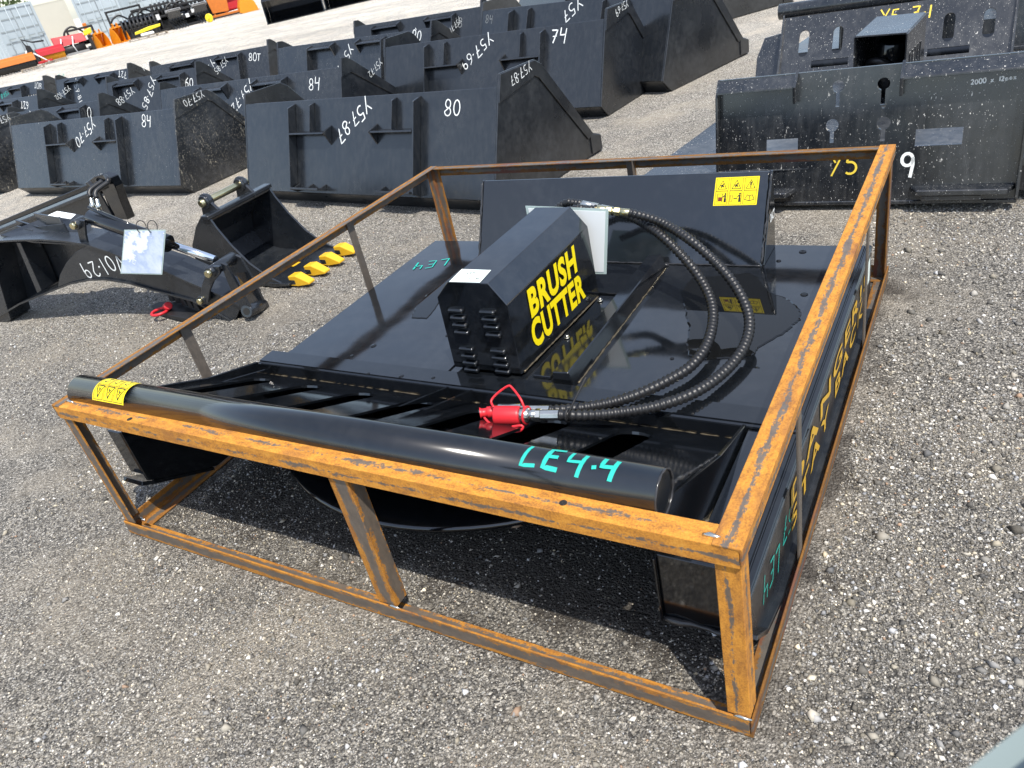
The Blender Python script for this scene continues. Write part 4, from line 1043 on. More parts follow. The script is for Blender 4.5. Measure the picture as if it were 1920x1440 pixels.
# mounting frame behind: long flanged beam and end post
q0, q1 = Uy(-40, 440, 1.75), Uy(188, 347, 1.95)
dv = (q1-q0); 
mb = MB(); mb.prism([q0, q1, q1+V(.02, -.08, -.012), q0+V(.02, -.08, -.012)], (0, 0, -.02)); mb.build('frame_flange', M['armgrey'], arm, bevel=.003)
mb = MB(); mb.prism([q0+V(.0, -.03, -.021), q1+V(.0, -.03, -.021), q1+V(.02, -.03, -.20), q0+V(.02, -.03, -.25)], (0, .012, 0)); mb.build('frame_web', M['armgrey'], arm, bevel=.002)
mb = MB(); mb.prism([q0+V(0, .06, .03), q1+V(-.02, .06, .03), q1+V(-.02, .06, -.06), q0+V(0, .06, -.06)], (0, .05, 0)); mb.build('frame_back', M['gloss'], arm, bevel=.004)
# curved end post
pp = [(158, 344), (175, 331), (190, 327), (207, 333), (216, 350), (226, 378), (240, 412), (215, 412), (200, 380), (192, 360), (182, 348), (170, 352)]
mb = MB(); mb.prism([Uy(a, b, 1.93) for a, b in pp], (0, .06, 0)); mb.build('end_post', M['gloss'], arm, bevel=.004)
mb = MB(); mb.tube(smooth_path([Uy(168, 343, 1.90), Uy(180, 352, 1.88), Uy(195, 352, 1.86), Uy(203, 338, 1.88), Uy(198, 330, 1.92)], .01), .014, 8); mb.build('hose_guard', M['rubber'], arm)
# gusset ribs between frame and boom
for (a, b, c, d) in [((62, 400), (110, 408), (118, 425), (58, 402)), ((28, 413), (70, 425), (118, 420), (112, 428)), ((0, 437), (30, 424), (60, 432), (130, 447))]:
    pts = [bp(*a, .16), bp(*b, .11), bp(*c, .09), bp(*d, .13)]
    MB().prism([pts[0], pts[1], pts[2], pts[2]+V(0, 0, -.10), pts[0]+V(0, 0, -.08)], bn*.012).build('rib', M['armgrey'], arm, bevel=.001)
MB().prism([bp(0, 440, .05), bp(115, 395, .22), bp(165, 405, .22), bp(175, 440, .12), bp(160, 458, .02), bp(60, 452, .02)], (0, 0, -.012)).build('gusset_plate', M['armgrey'], arm, bevel=.002)
# hydraulic cylinder
ca, cb, cc = bp(168, 406, .05), bp(316, 458, .05), bp(404, 487, .05)
cb = ca+(cc-ca)*.62
brl = MB().cyl(ca, cb, .038, 28).build('cylinder_barrel', M['gloss'], arm, bevel=.004)
MB().cyl(cb-(cc-ca)*.03, cb+(cc-ca)*.02, .046, 28).build('gland_nut', M['gloss'], brl, bevel=.004)
MB().cyl(cb, cc, .020, 24).build('cylinder_rod', M['chrome'], brl)
MB().tube([ca+V(.03, 0, .05), cb+V(-.08, 0, .045)], .010, 10).build('feed_pipe', M['gloss'], brl)
for dx, px, py in ((0, 170, 370), (0, 181, 372)):
    p = bp(px, py, .12); q = bp(px+5, py+22, .11)
    f_ = MB().tube([p, p.lerp(q, .5), p.lerp(q, .55), q], [.009, .009, .014, .014], 8).build('hose_fitting', M['zinc'], arm)
    MB().tube(smooth_path([p, p+V(-.01, .02, .03), p+V(.0, .10, .05)], .01), .013, 8).build('hose_end', M['rubber'], f_)
    MB().tube([q, q+V(.02, 0, -.05)], .012, 8).build('port', M['gloss'], f_)
def pin(px, py, off, r=.024, ln=.05, mat='armgrey'):
    p = bp(px, py, off); b_ = MB().cyl(p-bn*ln*.2, p+bn*ln, r*1.5, 24).build('pin_boss', M[mat], arm, bevel=.003)
    MB().cyl(p-bn*(ln*.2+.018), p-bn*ln*.1, r, 20).build('pin', M['brass'], b_, bevel=.003)
pin(143, 421, .0, .018, .06); pin(400, 507, -.02, .019, .16); pin(379, 562, -.03, .016, .05)
MB().prism([bp(140, 412, .01), bp(158, 414, .01), bp(160, 440, .01), bp(164, 458, .01), bp(150, 455, .01)], bn*.014).build('cylinder_lug', M['armgrey'], arm, bevel=.002)
# curved links and the coupler link at the tip
def linkplate(pts, off, t=.016, mat='armgrey'): return MB().prism([bp(a, b, off) for a, b in pts], bn*t).build('link', M[mat], arm, bevel=.003)
linkplate([(374, 560), (380, 572), (390, 568), (393, 545), (400, 528), (412, 514), (410, 500), (398, 500), (386, 512), (378, 535)], -.035)
linkplate([(412, 492), (424, 497), (448, 540), (472, 582), (470, 592), (455, 592), (440, 560), (424, 525)], -.01)
linkplate([(440, 478), (450, 482), (478, 530), (497, 572), (492, 585), (478, 578), (462, 545), (446, 512)], .13)
MB().prism([bp(443, 512, .0), bp(462, 510, .13), bp(490, 568, .13), bp(468, 580, .0)], (0, 0, -.012)).build('link_web', M['armgrey'], arm, bevel=.003)
e0, e1 = bp(462, 584, -.02), bp(494, 572, .14)
MB().cyl(e0, e1, .034, 24).build('link_tube', M['armgrey'], arm, bevel=.004)
MB().cyl(e0+(e0-e1).normalized()*.0005, e0+(e0-e1).normalized()*.0015, .018, 20).build('bore', M['ink'], arm)
MB().cyl(bp(400, 507, .02), bp(444, 488, .16), .017, 18).build('link_pin', M['gloss'], arm)
# serrated thumb plate on the ground
th_ = [Uz(a, b, .035) for a, b in [(283, 573), (300, 565), (335, 566), (378, 575), (382, 592), (352, 597), (320, 591), (290, 582)]]
MB().prism(th_, (0, 0, -.025)).build('thumb_plate', M['black'], arm, bevel=.003)
for i in range(5):
    p = Uz(318+12*i, 556+4.5*i, .075); MB().prism([p+V(-.02, 0, -.03), p+V(.02, 0, -.03), p+V(.012, 0, .02), p+V(-.012, 0, .02)], (0, .03, 0)).build('thumb_tooth', M['black'], arm, bevel=.003)
# labels and writing on the boom
write_mark(arm, 'V01.29', bp(192, 500, -.0005), 188, .09, 'chalk', .007, frame=(bd, Z_), local=False)
dn = [bp(342, 522, .05), bp(350, 505, .13), bp(386, 518, .13), bp(382, 540, .05)]
lb = MB().add([p+V(0, 0, .03) for p in dn], [(0, 1, 2, 3)]).build('danger_label', M['paperwhite'], arm)
MB().add([dn[0]+V(0, 0, .0312), dn[0].lerp(dn[1], .35)+V(0, 0, .0312), dn[3].lerp(dn[2], .35)+V(0, 0, .0312), dn[3]+V(0, 0, .0312)], [(0, 1, 2, 3)]).build('print', M['labelred'], lb)
wl_ = [bp(90, 405, .12), bp(108, 397, .16), bp(143, 403, .16), bp(133, 412, .12)]
MB().add([p+V(0, 0, .004) for p in wl_], [(0, 1, 2, 3)]).build('paper_label', M['paperwhite'], arm)
lg = [Uy(134, 383, 1.90), Uy(160, 372, 1.915), Uy(160, 364, 1.915), Uy(134, 371, 1.90)]
write_mark(arm, 'H', Uy(148, 374, 1.90), 12, .05, 'white', .014, frame=(X_, Z_), local=False, lift=.004)
# hanging paper with two ring ties
sp4 = [bp(233, 431, -.06), bp(311, 431, -.06), bp(304, 515, -.06), bp(226, 513, -.06)]
pap = MB().prism(sp4, bn*.0015).build('paper_sheet', M['plastic'])
tag(pap, 'rain-stained blue and white paper sheet hanging on the excavator arm', 'document')
c4 = sum(sp4, V(0, 0, 0))/4
MB().prism([c4+(p-c4)*.95-bn*.0012 for p in sp4], bn*.001).build('printed_page', M['paper'], pap)
for k in (.36, .63):
    c_ = sp4[0].lerp(sp4[1], k)+V(0, 0, .008)
    MB().tube([c_+bn*(.03*math.cos(R_(a))+.02)+V(0, 0, .03*math.sin(R_(a))) for a in range(0, 360, 24)], .0022, 6, closed=True).build('ring_tie', M['black'], pap)
# red ring cap on the thumb plate
rc = thing('red_ring_cap', 'small red plastic ring cap lying beside the excavator arm tip', 'cap', Uz(305, 582, .04))
c0 = Uz(300, 584, .045)
MB().tube([c0+V(.045*math.cos(R_(a)), .045*math.sin(R_(a)), 0) for a in range(0, 360, 20)], .008, 8, closed=True).build('ring', M['redcap'], rc)
MB().tube([Uz(312, 576, .045), Uz(316, 573, .07)], .022, 14).build('cap_body', M['redcap'], rc, bevel=.004)

# ------------------------------------------------------------------ second brush cutter, weathered, its attachment plate towards the crate
def keyhole(cx, cy, r, sw, slen, n=14):
    a0 = math.degrees(math.asin(sw/2/r))
    pts = [(cx+r*math.cos(R_(a)), cy+r*math.sin(R_(a))) for a in np.linspace(-90+a0, 270-a0, n)]
    return pts + [(cx-sw/2, cy-slen), (cx+sw/2, cy-slen)]
c2 = thing('brush_cutter', 'weathered black brush cutter with bird-spattered attachment plate behind the crate at right', 'brush cutter', (1.8, 3.7, 0.02))
yQ = 2.85
hs = [keyhole(1.73, .545, .026, .018, .085), keyhole(1.915, .54, .026, .018, .085), keyhole(1.712, .382, .028, .018, .075), keyhole(1.925, .378, .028, .018, .075),
      [(1.42, .27), (1.565, .27), (1.565, .335), (1.42, .335)], [(2.055, .275), (2.235, .275), (2.235, .345), (2.055, .345)],
      [(1.92+.008*math.cos(R_(a)), .448+.008*math.sin(R_(a))) for a in range(0, 360, 36)]]
MB().holed([(1.195, .03), (2.46, .03), (2.46, .615), (1.195, .615)], hs, V(0, yQ, 0), X_, Z_, -Y_, .012).build('attachment_plate', M['dirty'], c2)
for a, b in ((1.2, 1.555), (1.99, 2.455)):
    MB().prism([(a, yQ-.013, .612), (a, yQ-.075, .575), (a, yQ-.075, .563), (a, yQ-.013, .600)], (b-a, 0, 0)).build('hook_flange', M['dirty'], c2, bevel=.003)
    x = b if a < 1.5 else a
    MB().prism([(x-.006, yQ-.013, .63), (x-.006, yQ-.085, .575), (x-.006, yQ-.07, .50), (x-.006, yQ-.013, .50)], (.012, 0, 0)).build('hook_gusset', M['dirty'], c2, bevel=.002)
for x in (1.197, 2.456):
    MB().prism([(x-.006, yQ-.013, .62), (x-.006, yQ-.06, .55), (x-.006, yQ-.06, .06), (x-.006, yQ-.013, .04)], (.012, 0, 0)).build('edge_rib', M['dirty'], c2, bevel=.002)
for a, b in ((1.22, 1.56), (2.05, 2.45)):
    MB().prism([(a, yQ-.013, .085), (a+.03, yQ-.085, .085), (b-.03, yQ-.085, .085), (b, yQ-.013, .085)], (0, 0, .025)).build('latch_lug', M['dirty'], c2, bevel=.004)
    MB().box((a+.05, yQ-.075, .062), (b-.12, yQ-.02, .084)).build('latch_pad', M['dirty'], c2, bevel=.003)
MB().box((1.2, yQ-.02, .028), (2.46, yQ+.03, .045)).build('bottom_bar', M['dirty'], c2, bevel=.003)
MB().prism([(.80, 2.80, .2), (1.05, 4.62, .2), (2.95, 4.62, .2), (2.95, 2.90, .2)], (0, 0, -.008)).build('deck_sheet', M['deckdirty'], c2, bevel=.002)
MB().prism([(.80, 2.80, .19), (1.05, 4.62, .19), (1.05, 4.62, .04), (.80, 2.80, .04)], (.008, 0, 0)).build('side_skirt', M['dirty'], c2)
MB().prism([(.80, 2.80, .19), (2.95, 2.9, .19), (2.95, 2.9, .05), (.80, 2.80, .05)], (0, .008, 0)).build('rear_skirt', M['dirty'], c2)
# hood with side louvres and an open end
hb = MB()
hd = [(1.665, 3.78), (1.915, 3.73), (1.965, 4.16), (1.715, 4.20)]
def hpt(i, z): return V(hd[i][0], hd[i][1], z)
hb.prism([hpt(0, .565), hpt(1, .565), hpt(2, .575), hpt(3, .575)], (0, 0, .006))
hb.prism([hpt(1, .20), hpt(2, .20), hpt(2, .575), hpt(1, .565)], (.006, 0, 0))
hb.prism([hpt(0, .20), hpt(3, .20), hpt(3, .575), hpt(0, .565)], (-.006, 0, 0))
hb.prism([hpt(2, .20), hpt(3, .20), hpt(3, .575), hpt(2, .575)], (0, .006, 0))
hood2 = hb.build('hood', M['dirty'], c2, bevel=.002)
MB().cyl((1.80, 4.0, .22), (1.83, 3.95, .50), .07, 20).build('motor', M['gloss'], c2, bevel=.006)
MB().tube(smooth_path([(1.75, 4.05, .30), (1.72, 3.9, .40), (1.78, 3.84, .42), (1.86, 3.9, .36)], .02), .016, 8).build('hose', M['rubber'], c2)
for i in range(5):
    y_ = 3.80+.06*i
    MB().box((1.925+.007*i, y_, .26), (1.935+.007*i, y_+.02, .46)).build('louvre', M['dirty'], hood2, bevel=.003)
# push frame at the far end: sloping plate with slots and pockets, tube, end gussets
A2 = V(1.10, 4.52, .235); v2 = V(0, .20, .31); L2_ = v2.length; v2.normalize(); n2 = X_.cross(v2).normalized()
hs = [capsule(.14+.205*i, L2_*.52, .06, .17, 6) for i in range(6)] + [[(.20, .03), (.42, .03), (.42, .075), (.20, .075)], [(.86, .03), (1.08, .03), (1.08, .075), (.86, .075)]]
MB().holed([(0, 0), (1.30, 0), (1.30, L2_), (0, L2_)], hs, A2, X_, v2, n2, .008).build('push_plate', M['dirty'], c2)
MB().prism([(1.10, 4.44, .205), (2.95, 4.44, .205), (2.95, 4.53, .24), (1.10, 4.53, .24)], (0, 0, .012)).build('cross_channel', M['deckdirty'], c2, bevel=.003)
MB().prism([(1.09, 4.78, .30), (2.4, 4.78, .30), (2.4, 4.66, .235), (1.09, 4.66, .235)], (0, 0, .006)).build('deflector_sheet', M['gloss'], c2)
for x in (1.095, 2.385):
    MB().prism([(x, 4.46, .22), (x, 4.72, .585), (x, 4.80, .56), (x, 4.80, .22)], (.012, 0, 0)).build('gusset', M['dirty'], c2, bevel=.002)
MB().tube([(1.06, 4.755, .585), (2.75, 4.755, .585)], .048, 32).build('push_tube', M['dirty'], c2, bevel=.003)
MB().prism([(.93, 4.60, .22), (1.09, 4.60, .22), (1.09, 4.72, .46), (.97, 4.72, .44), (.93, 4.66, .33)], (0, .02, 0)).build('skid_plate', M['dirty'], c2, bevel=.003)
# writing on the attachment plate
fr = (X_, Z_)
write_mark(c2, 'Y5', Uy(1585, 306, yQ-.0125), 0, .085, 'ychalk', .009, frame=fr, local=False)
write_mark(c2, '9', Uy(1706, 304, yQ-.0125), 0, .095, 'chalk', .012, frame=fr, local=False)
write_mark(c2, '2000 x 12aax', Uy(1862, 152, yQ-.0125), 3, .018, 'chalk', .004, frame=fr, local=False)
write_mark(c2, 'Y5 7.1', A2+X_*.72+v2*.30+n2*.009, 0, .075, 'ychalk', .008, frame=(X_, v2), local=False)

for ch in c2.children:                                  # the attachment plate leans back a little
    for v_ in ch.data.vertices:
        if v_.co.y < -.8: v_.co.y += (v_.co.z-.34)*.17
# third cutter further back: same kind, only its near deck and plate edge show at the top of the frame
c3 = copy_tree(c2, Matrix.Translation((.15, 2.55, 0)) @ WM[c2.name])
c3['label'] = 'weathered black brush cutter farthest back at the top right corner'
c2['group'] = c3['group'] = 'weathered brush cutters at right'
# ------------------------------------------------------------------ far side of the yard: containers and a row of attachments
def far(px, py, dist):
    """ground point straight below the view ray through a photo point at a horizontal distance"""
    d = ray(px, py); h = V(d.x, d.y, 0).normalized(); return V(CAM_POS.x, CAM_POS.y, 0)+h*dist
def az(px, py):
    d = ray(px, py); return math.atan2(d.y, d.x)
M['cont'] = simple('pale_blue_container_paint', (0.40, 0.455, 0.485), .5, var=.06, vscale=2)
M['contgrey'] = simple('grey_container_paint', (0.27, 0.30, 0.31), .55, var=.08, vscale=2)
M['cream'] = simple('cream_container_paint', (0.50, 0.475, 0.40), .5, var=.05, vscale=2)
M['orange'] = simple('orange_enamel', (0.68, 0.23, 0.006), .45, var=.1, vscale=6)
M['orange2'] = simple('dull_orange_enamel', (0.50, 0.14, 0.01), .5, var=.2, vscale=6)
M['red'] = simple('red_enamel', (0.42, 0.006, 0.012), .5, var=.15, vscale=6)
M['bristle'] = simple('orange_bristles', (0.62, 0.26, 0.012), .8, var=.5, vscale=25)
M['wood'] = simple('weathered_pallet_wood', (0.27, 0.22, 0.165), .85, var=.35, vscale=8)
M['yel'] = simple('yellow_enamel', (0.75, 0.58, 0.02), .4)
M['navy'] = simple('navy_print', (0.02, 0.03, 0.13), .5)
M['redprint'] = simple('red_print', (0.60, 0.03, 0.05), .5)
M['grey'] = simple('grey_steel', (0.25, 0.25, 0.25), .5, var=.3, vscale=8)

def container(label, corner, ang, mat, L=6.06, w=2.44, h=2.59, logo=False, doors=True):
    """corner: ground point of the door end's right-hand corner; door end runs to local -x, the box extends along +y"""
    o = thing('shipping_container', label, 'container', corner, ang, 'shipping containers along the yard edge')
    def prt(name, mb, m_, par=None, **k): return mb.build(name, M[m_], par or o, local=True, **k)
    prt('roof', MB().box((-w, .02, h-.06), (0, L, h)), mat); prt('floor', MB().box((-w, .02, .0), (0, L, .14)), mat)
    for x0 in (-w, -.12): 
        prt('corner_post', MB().box((x0, 0, 0), (x0+.12, .12, h)), mat, bevel=.01)
        prt('corner_post', MB().box((x0, L-.12, 0), (x0+.12, L, h)), mat, bevel=.01)
    for sx in (-w+.02, -.06):
        mb = MB(); pitch = .28; n = int((L-.24)/pitch); pts = []
        for i in range(n):
            y = .12+i*pitch; pts += [(y, 0), (y+.08, 0), (y+.12, .036), (y+.24, .036)]
        pts.append((.12+n*pitch, 0)); pts.append((L-.12, 0))
        k = len(pts)
        mb.add([(sx+(p[1] if sx < -1 else -p[1])+.0, p[0], .12) for p in pts]+[(sx+(p[1] if sx < -1 else -p[1]), p[0], h-.05) for p in pts],
               [(i, i+1, k+i+1, k+i) for i in range(k-1)])
        sd = prt('side_wall', mb, mat)
        if logo and sx > -1:
            for y, z0, z1, m_ in ((1.9, 2.1, 2.4, 'navy'), (1.9, 1.05, 2.0, 'redprint'), (1.9, .62, .9, 'navy')):
                mbl = MB().box((.001, y, z0), (.006, y+.62, z1)); prt('logo_panel', mbl, m_, sd)
            for z in (1.2, 1.5, 1.8): prt('logo_panel', MB().box((.007, 2.05, z), (.009, 2.35, z+.1)), 'white', sd)
    prt('end_wall', MB().box((-w+.12, L-.06, .12), (-.12, L-.03, h-.06)), mat)
    if doors:
        prt('door_header', MB().box((-w+.12, 0, h-.14), (-.12, .08, h)), mat); prt('door_sill', MB().box((-w+.12, 0, 0), (-.12, .08, .16)), mat)
        for a, b in ((-w+.13, -w/2-.012), (-w/2+.012, -.13)):
            d = prt('door', MB().box((a, .03, .17), (b, .07, h-.15)), mat)
            for z in (.42, .95, 1.48, 2.0): prt('door_rib', MB().box((a+.05, .012, z), (b-.05, .029, z+.06)), 'contgrey', d)
            for x in (a+.28, b-.28):
                r_ = prt('lock_rod', MB().cyl((x, -.02, .1), (x, -.02, h-.06), .022, 8), mat, d)
                prt('lock_handle', MB().box((x-.02, -.05, 1.12), (x+.34, -.03, 1.17)), 'contgrey', r_)
            prt('gasket', MB().box((b-.03, .02, .17), (b, .0295, h-.15)), 'contgrey', d)
    else: prt('end_wall', MB().box((-w+.12, .03, .12), (-.12, .06, h-.06)), mat)
    return o
a0 = az(120, 40)
cA = far(92, 75, 50); va = az(92, 75)
container('pale blue shipping container with double doors at the left frame edge', cA, va-math.pi/2+R_(34), 'cont', logo=True)
container('narrow cream shipping container behind the red and blue logo', far(143, 50, 62), va-math.pi/2+R_(4), 'cream', doors=False)
container('pale blue shipping container with shaded side in the middle of the yard edge', far(236, 38, 52), va-math.pi/2-R_(26), 'cont')
container('pale blue shipping container third from the left, behind the black augers', far(305, 20, 53), va-math.pi/2-R_(24), 'cont')
container('pale blue shipping container fourth from the left, mostly cut by the frame top', far(372, 5, 54), va-math.pi/2-R_(22), 'cont')

FS = .74
def item(name, label, cat, px, py, dist, yaw=0.0, group='attachments in the far row', fs=FS):
    p = far(px, py, dist); o = thing(name, label, cat, p, az(px, py)-math.pi/2+R_(yaw), group)
    put(o, WM[o.name] @ Matrix.Scale(fs, 4)); return o
def part(o, name, mb, m_, par=None, **k): return mb.build(name, M[m_], par or o, local=True, **k)
def pallet(label, px, py, dist, yaw=0.0):
    o = item('wooden_pallet', label, 'pallet', px, py, dist, yaw, 'pallets in the far row')
    for i in range(7): part(o, 'board', MB().box((-.6, -.4+i*.12, .11), (.6, -.31+i*.12, .13)), 'wood')
    for i in range(3): part(o, 'bearer', MB().box((-.6+i*.555, -.4, .0), (-.51+i*.555, .41, .108)), 'wood')
    return o
def small_bucket(label, px, py, dist, yaw=0.0, s=1.0, m_='orange'):
    o = item('excavator_bucket', label, 'bucket', px, py, dist, yaw, 'orange excavator buckets')
    prof = [(.45, 0), (.50, .12), (.42, .42), (.28, .62), (.12, .80), (-.10, .84), (-.28, .62), (-.40, .32), (-.45, .05), (-.3, 0)]
    for y in (-.33, .31): part(o, 'side_plate', MB().prism([(x*s, y*s, z*s) for x, z in prof], (0, .02*s, 0)), m_, bevel=.01)
    mb = MB()
    sh = prof[4:]+[prof[0]]
    for i in range(len(sh)-1):
        a, b = sh[i], sh[i+1]
        mb.prism([(a[0]*s, -.31*s, a[1]*s), (b[0]*s, -.31*s, b[1]*s), (b[0]*s*.97, -.31*s, b[1]*s+.02), (a[0]*s*.97, -.31*s, a[1]*s+.02)], (0, .62*s, 0))
    part(o, 'shell', mb, m_)
    for y in (-.16, .12): 
        e = part(o, 'ear', MB().prism([(-.12*s, y*s, .70*s), (.14*s, y*s, .74*s), (.10*s, y*s, 1.02*s), (.0, y*s, 1.06*s), (-.08*s, y*s, 1.0*s)], (0, .04*s, 0)), m_, bevel=.01)
        part(o, 'pin_hole', MB().cyl((.02*s, y*s-.003, .97*s), (.02*s, y*s+.043*s, .97*s), .04*s, 12), 'ink', e)
    for i in range(4):
        y = (-.28+i*.17)*s; part(o, 'tooth', MB().prism([(.45*s, y, .0), (.62*s, y, .02), (.45*s, y, .08*s)], (0, .06*s, 0)), m_)
    return o
D0 = 44
small_bucket('orange excavator bucket left of the other in the far row pair', 193, 84, D0, -62, 1.0)
small_bucket('orange excavator bucket right of the other in the far row pair', 228, 79, D0, -58, 1.1)
small_bucket('tall orange excavator bucket by the red frame in the far row', 467, 27, D0-1, 10, 1.25)
# orange chute/leaf
o = item('orange_hopper', 'upright orange hopper plate between black attachments and red frame', 'hopper', 417, 28, D0, 0)
part(o, 'panel', MB().prism([(-.55, 0, .35), (.5, 0, .30), (.75, .1, 1.9), (-.75, .1, 2.0)], (0, .05, 0)), 'orange2', bevel=.01)
part(o, 'top_arm', MB().prism([(-.9, .0, 1.75), (.75, .0, 1.85), (.75, .0, 2.1), (-.9, .0, 1.95)], (0, .4, 0)), 'orange', bevel=.01)
part(o, 'leg', MB().box((-.5, .05, 0), (-.38, .25, .5)), 'orange2'); part(o, 'leg', MB().box((.3, .05, 0), (.42, .25, .5)), 'orange2')
o = item('orange_fork', 'orange and black fork beam lying on the gravel below the hopper', 'fork', 430, 34, D0-1, -6)
part(o, 'beam', MB().box((-1.1, 0, .08), (1.0, .22, .26)), 'orange2', bevel=.01); part(o, 'tine', MB().box((-1.5, -.1, .05), (1.2, -.02, .14)), 'black')
o = item('red_rack', 'red steel frame attachment beside the tall orange bucket', 'frame', 448, 22, D0+1, 0)
for k, (a, b) in enumerate([((-.9, 0, .1), (-.8, .1, 1.2)), ((.7, 0, .1), (.8, .1, 1.5)), ((-.9, .0, 1.1), (.8, .1, 1.25)), ((-.9, 0, .3), (.8, .1, .42))]): part(o, 'bar', MB().box(a, b), 'red', bevel=.01)
part(o, 'panel', MB().prism([(-.7, .12, .2), (.7, .12, .3), (.7, .25, 1.3), (-.7, .25, 1.0)], (0, .03, 0)), 'red'); part(o, 'base', MB().box((-1, -.1, 0), (.9, .5, .1)), 'black')
# sweepers
def sweeper(label, px, py, dist, yaw, hoodm, w=1.6, brm='black'):
    o = item('sweeper_broom', label, 'sweeper', px, py, dist, yaw)
    part(o, 'hood', MB().prism([(-w/2, -.35, .42), (-w/2, -.28, .68), (-w/2, .05, .82), (-w/2, .40, .72), (-w/2, .42, .50), (-w/2, .38, .50), (-w/2, .36, .66), (-w/2, .04, .76), (-w/2, -.25, .62), (-w/2, -.30, .42)], (w, 0, 0)), hoodm, bevel=.01)
    mb = MB(); path = [V(-w/2+.05+(w-.1)*i/40, .02, .34) for i in range(41)]
    mb.tube(path, [.30+.025*math.sin(i*2.3) for i in range(41)], 16); part(o, 'brush', mb, brm)
    for x in (-w/2-.03, w/2): part(o, 'end_plate', MB().prism([(x, -.3, .15), (x, .35, .15), (x, .35, .7), (x, 0, .8), (x, -.3, .6)], (.03, 0, 0)), 'black')
    part(o, 'arm', MB().box((-.12, .4, .3), (.12, .95, .55)), 'black', bevel=.01)
    return o
sweeper('orange hooded sweeper broom at the far left of the yard', 24, 118, 40, 5, 'orange2', 2.3)
sweeper('red hooded sweeper with orange bristles on a pallet in the far row', 92, 92, 42, 8, 'red', 1.5, 'bristle')
o = item('red_tiller', 'red tiller frame with white hoses left of the orange buckets', 'tiller', 133, 85, D0, 4)
part(o, 'housing', MB().prism([(-.9, 0, .55), (-.9, .25, 1.15), (.95, .25, 1.05), (1.0, 0, .60)], (0, .5, 0)), 'red', bevel=.02)
part(o, 'rotor', MB().cyl((-.8, .2, .3), (.8, .2, .3), .25, 14), 'black')
for x in (-.5, .2): part(o, 'hose', MB().tube([V(x, -.15, .1), V(x-.1, -.2, .5), V(x+.1, .0, 1.0)], .035, 6), 'white')
part(o, 'skid', MB().box((-.9, -.3, 0), (.9, .5, .12)), 'grey')
o = item('red_gearbox', 'small red gearbox frame with white braces beside the orange broom', 'gearbox', 62, 106, 41, 0)
part(o, 'base_plate', MB().box((-.8, -.2, .1), (.9, .4, .22)), 'red', bevel=.02); part(o, 'brace', MB().tube([V(-.6, -.2, .1), V(-.2, .1, .9)], .04, 6), 'white'); part(o, 'brace', MB().tube([V(.7, -.2, .1), V(.1, .1, .7)], .04, 6), 'white')
part(o, 'mast', MB().prism([(-.25, .1, .2), (.25, .1, .2), (.1, .1, 1.1), (-.15, .1, 1.2)], (0, .3, 0)), 'black'); part(o, 'linkage', MB().tube([V(-.1, .2, 1.1), V(-.2, .2, 1.5), V(.3, .2, 1.25), V(.9, .2, 1.2)], .05, 6), 'black')
pallet('grey wooden pallet under the red tiller in the far row', 100, 101, 41); pallet('grey wooden pallet at the far left beside the orange broom', 55, 115, 39)
pallet('wooden pallet carrying the yellow fork in the far row', 262, 76, D0-2); pallet('empty wooden pallet right of the yellow fork', 297, 68, D0-2, 4)
o = item('yellow_fork', 'yellow steel fork piece lying on the wooden pallet', 'fork', 281, 66, D0-2, 6)
part(o, 'bar', MB().prism([(-.8, 0, .3), (.8, 0, .45), (.85, 0, .60), (.1, 0, .58), (-.75, 0, .45)], (0, .25, 0)), 'yel', bevel=.02)
part(o, 'lump', MB().box((-.5, -.15, .13), (.3, .3, .30)), 'white', bevel=.05)
# black attachments: rollers, rakes, frames, augers
def rake(label, px, py, dist, yaw, s=1.0):
    o = item('grapple_rake', label, 'rake', px, py, dist, yaw)
    part(o, 'back_plate', MB().prism([(-.45*s, .3, .5*s), (.45*s, .3, .5*s), (.40*s, .1, 1.15*s), (-.40*s, .1, 1.15*s)], (0, .05, 0)), 'armgrey', bevel=.01)
    for i in range(5):
        x = (-.42+i*.2)*s; part(o, 'tine', MB().prism([(x, .3, .75*s), (x, .1, .25*s), (x, -.35, .0), (x, -.30, .1), (x, .22, .45*s), (x, .4, .75*s)], (.06*s, 0, 0)), 'armgrey')
    part(o, 'hinge_tube', MB().cyl((-.5*s, .2, 1.1*s), (.5*s, .2, 1.1*s), .09*s, 12), 'grey'); return o
rake('dark grey toothed rake in the far row, nearer the yellow fork', 338, 50, D0-1, 20)
rake('dark grey toothed rake in the far row, nearer the orange hopper', 386, 37, D0-1, 20)
def roller(label, px, py, dist, yaw, w=1.8, r=.42, z=.95, n=9):
    o = item('disc_roller', label, 'roller', px, py, dist, yaw, fs=.92)
    part(o, 'shaft', MB().cyl((-w/2, 0, z), (w/2, 0, z), .12, 12), 'black')
    for i in range(n):
        x = -w/2+w*i/(n-1); part(o, 'disc', MB().cyl((x-.05, 0, z), (x+.05, 0, z), r, 16), 'black')
    part(o, 'frame', MB().box((-w/2-.1, -.1, 0), (w/2+.1, .5, .5)), 'black', bevel=.02)
    for x in (-w/2-.08, w/2+.02): part(o, 'bracket', MB().box((x, -.1, .4), (x+.06, .2, z+.1)), 'black')
    part(o, 'cover', MB().prism([(-w/2, .3, .5), (-w/2, .1, .85), (-w/2, .5, .9)], (w, 0, 0)), 'gloss'); return o
roller('black disc roller with many plates in front of the pale containers', 330, 42, D0+1, -4)
roller('black lower roller frame right of the orange bucket pair', 268, 62, D0, -4, 1.6, .35, .6)
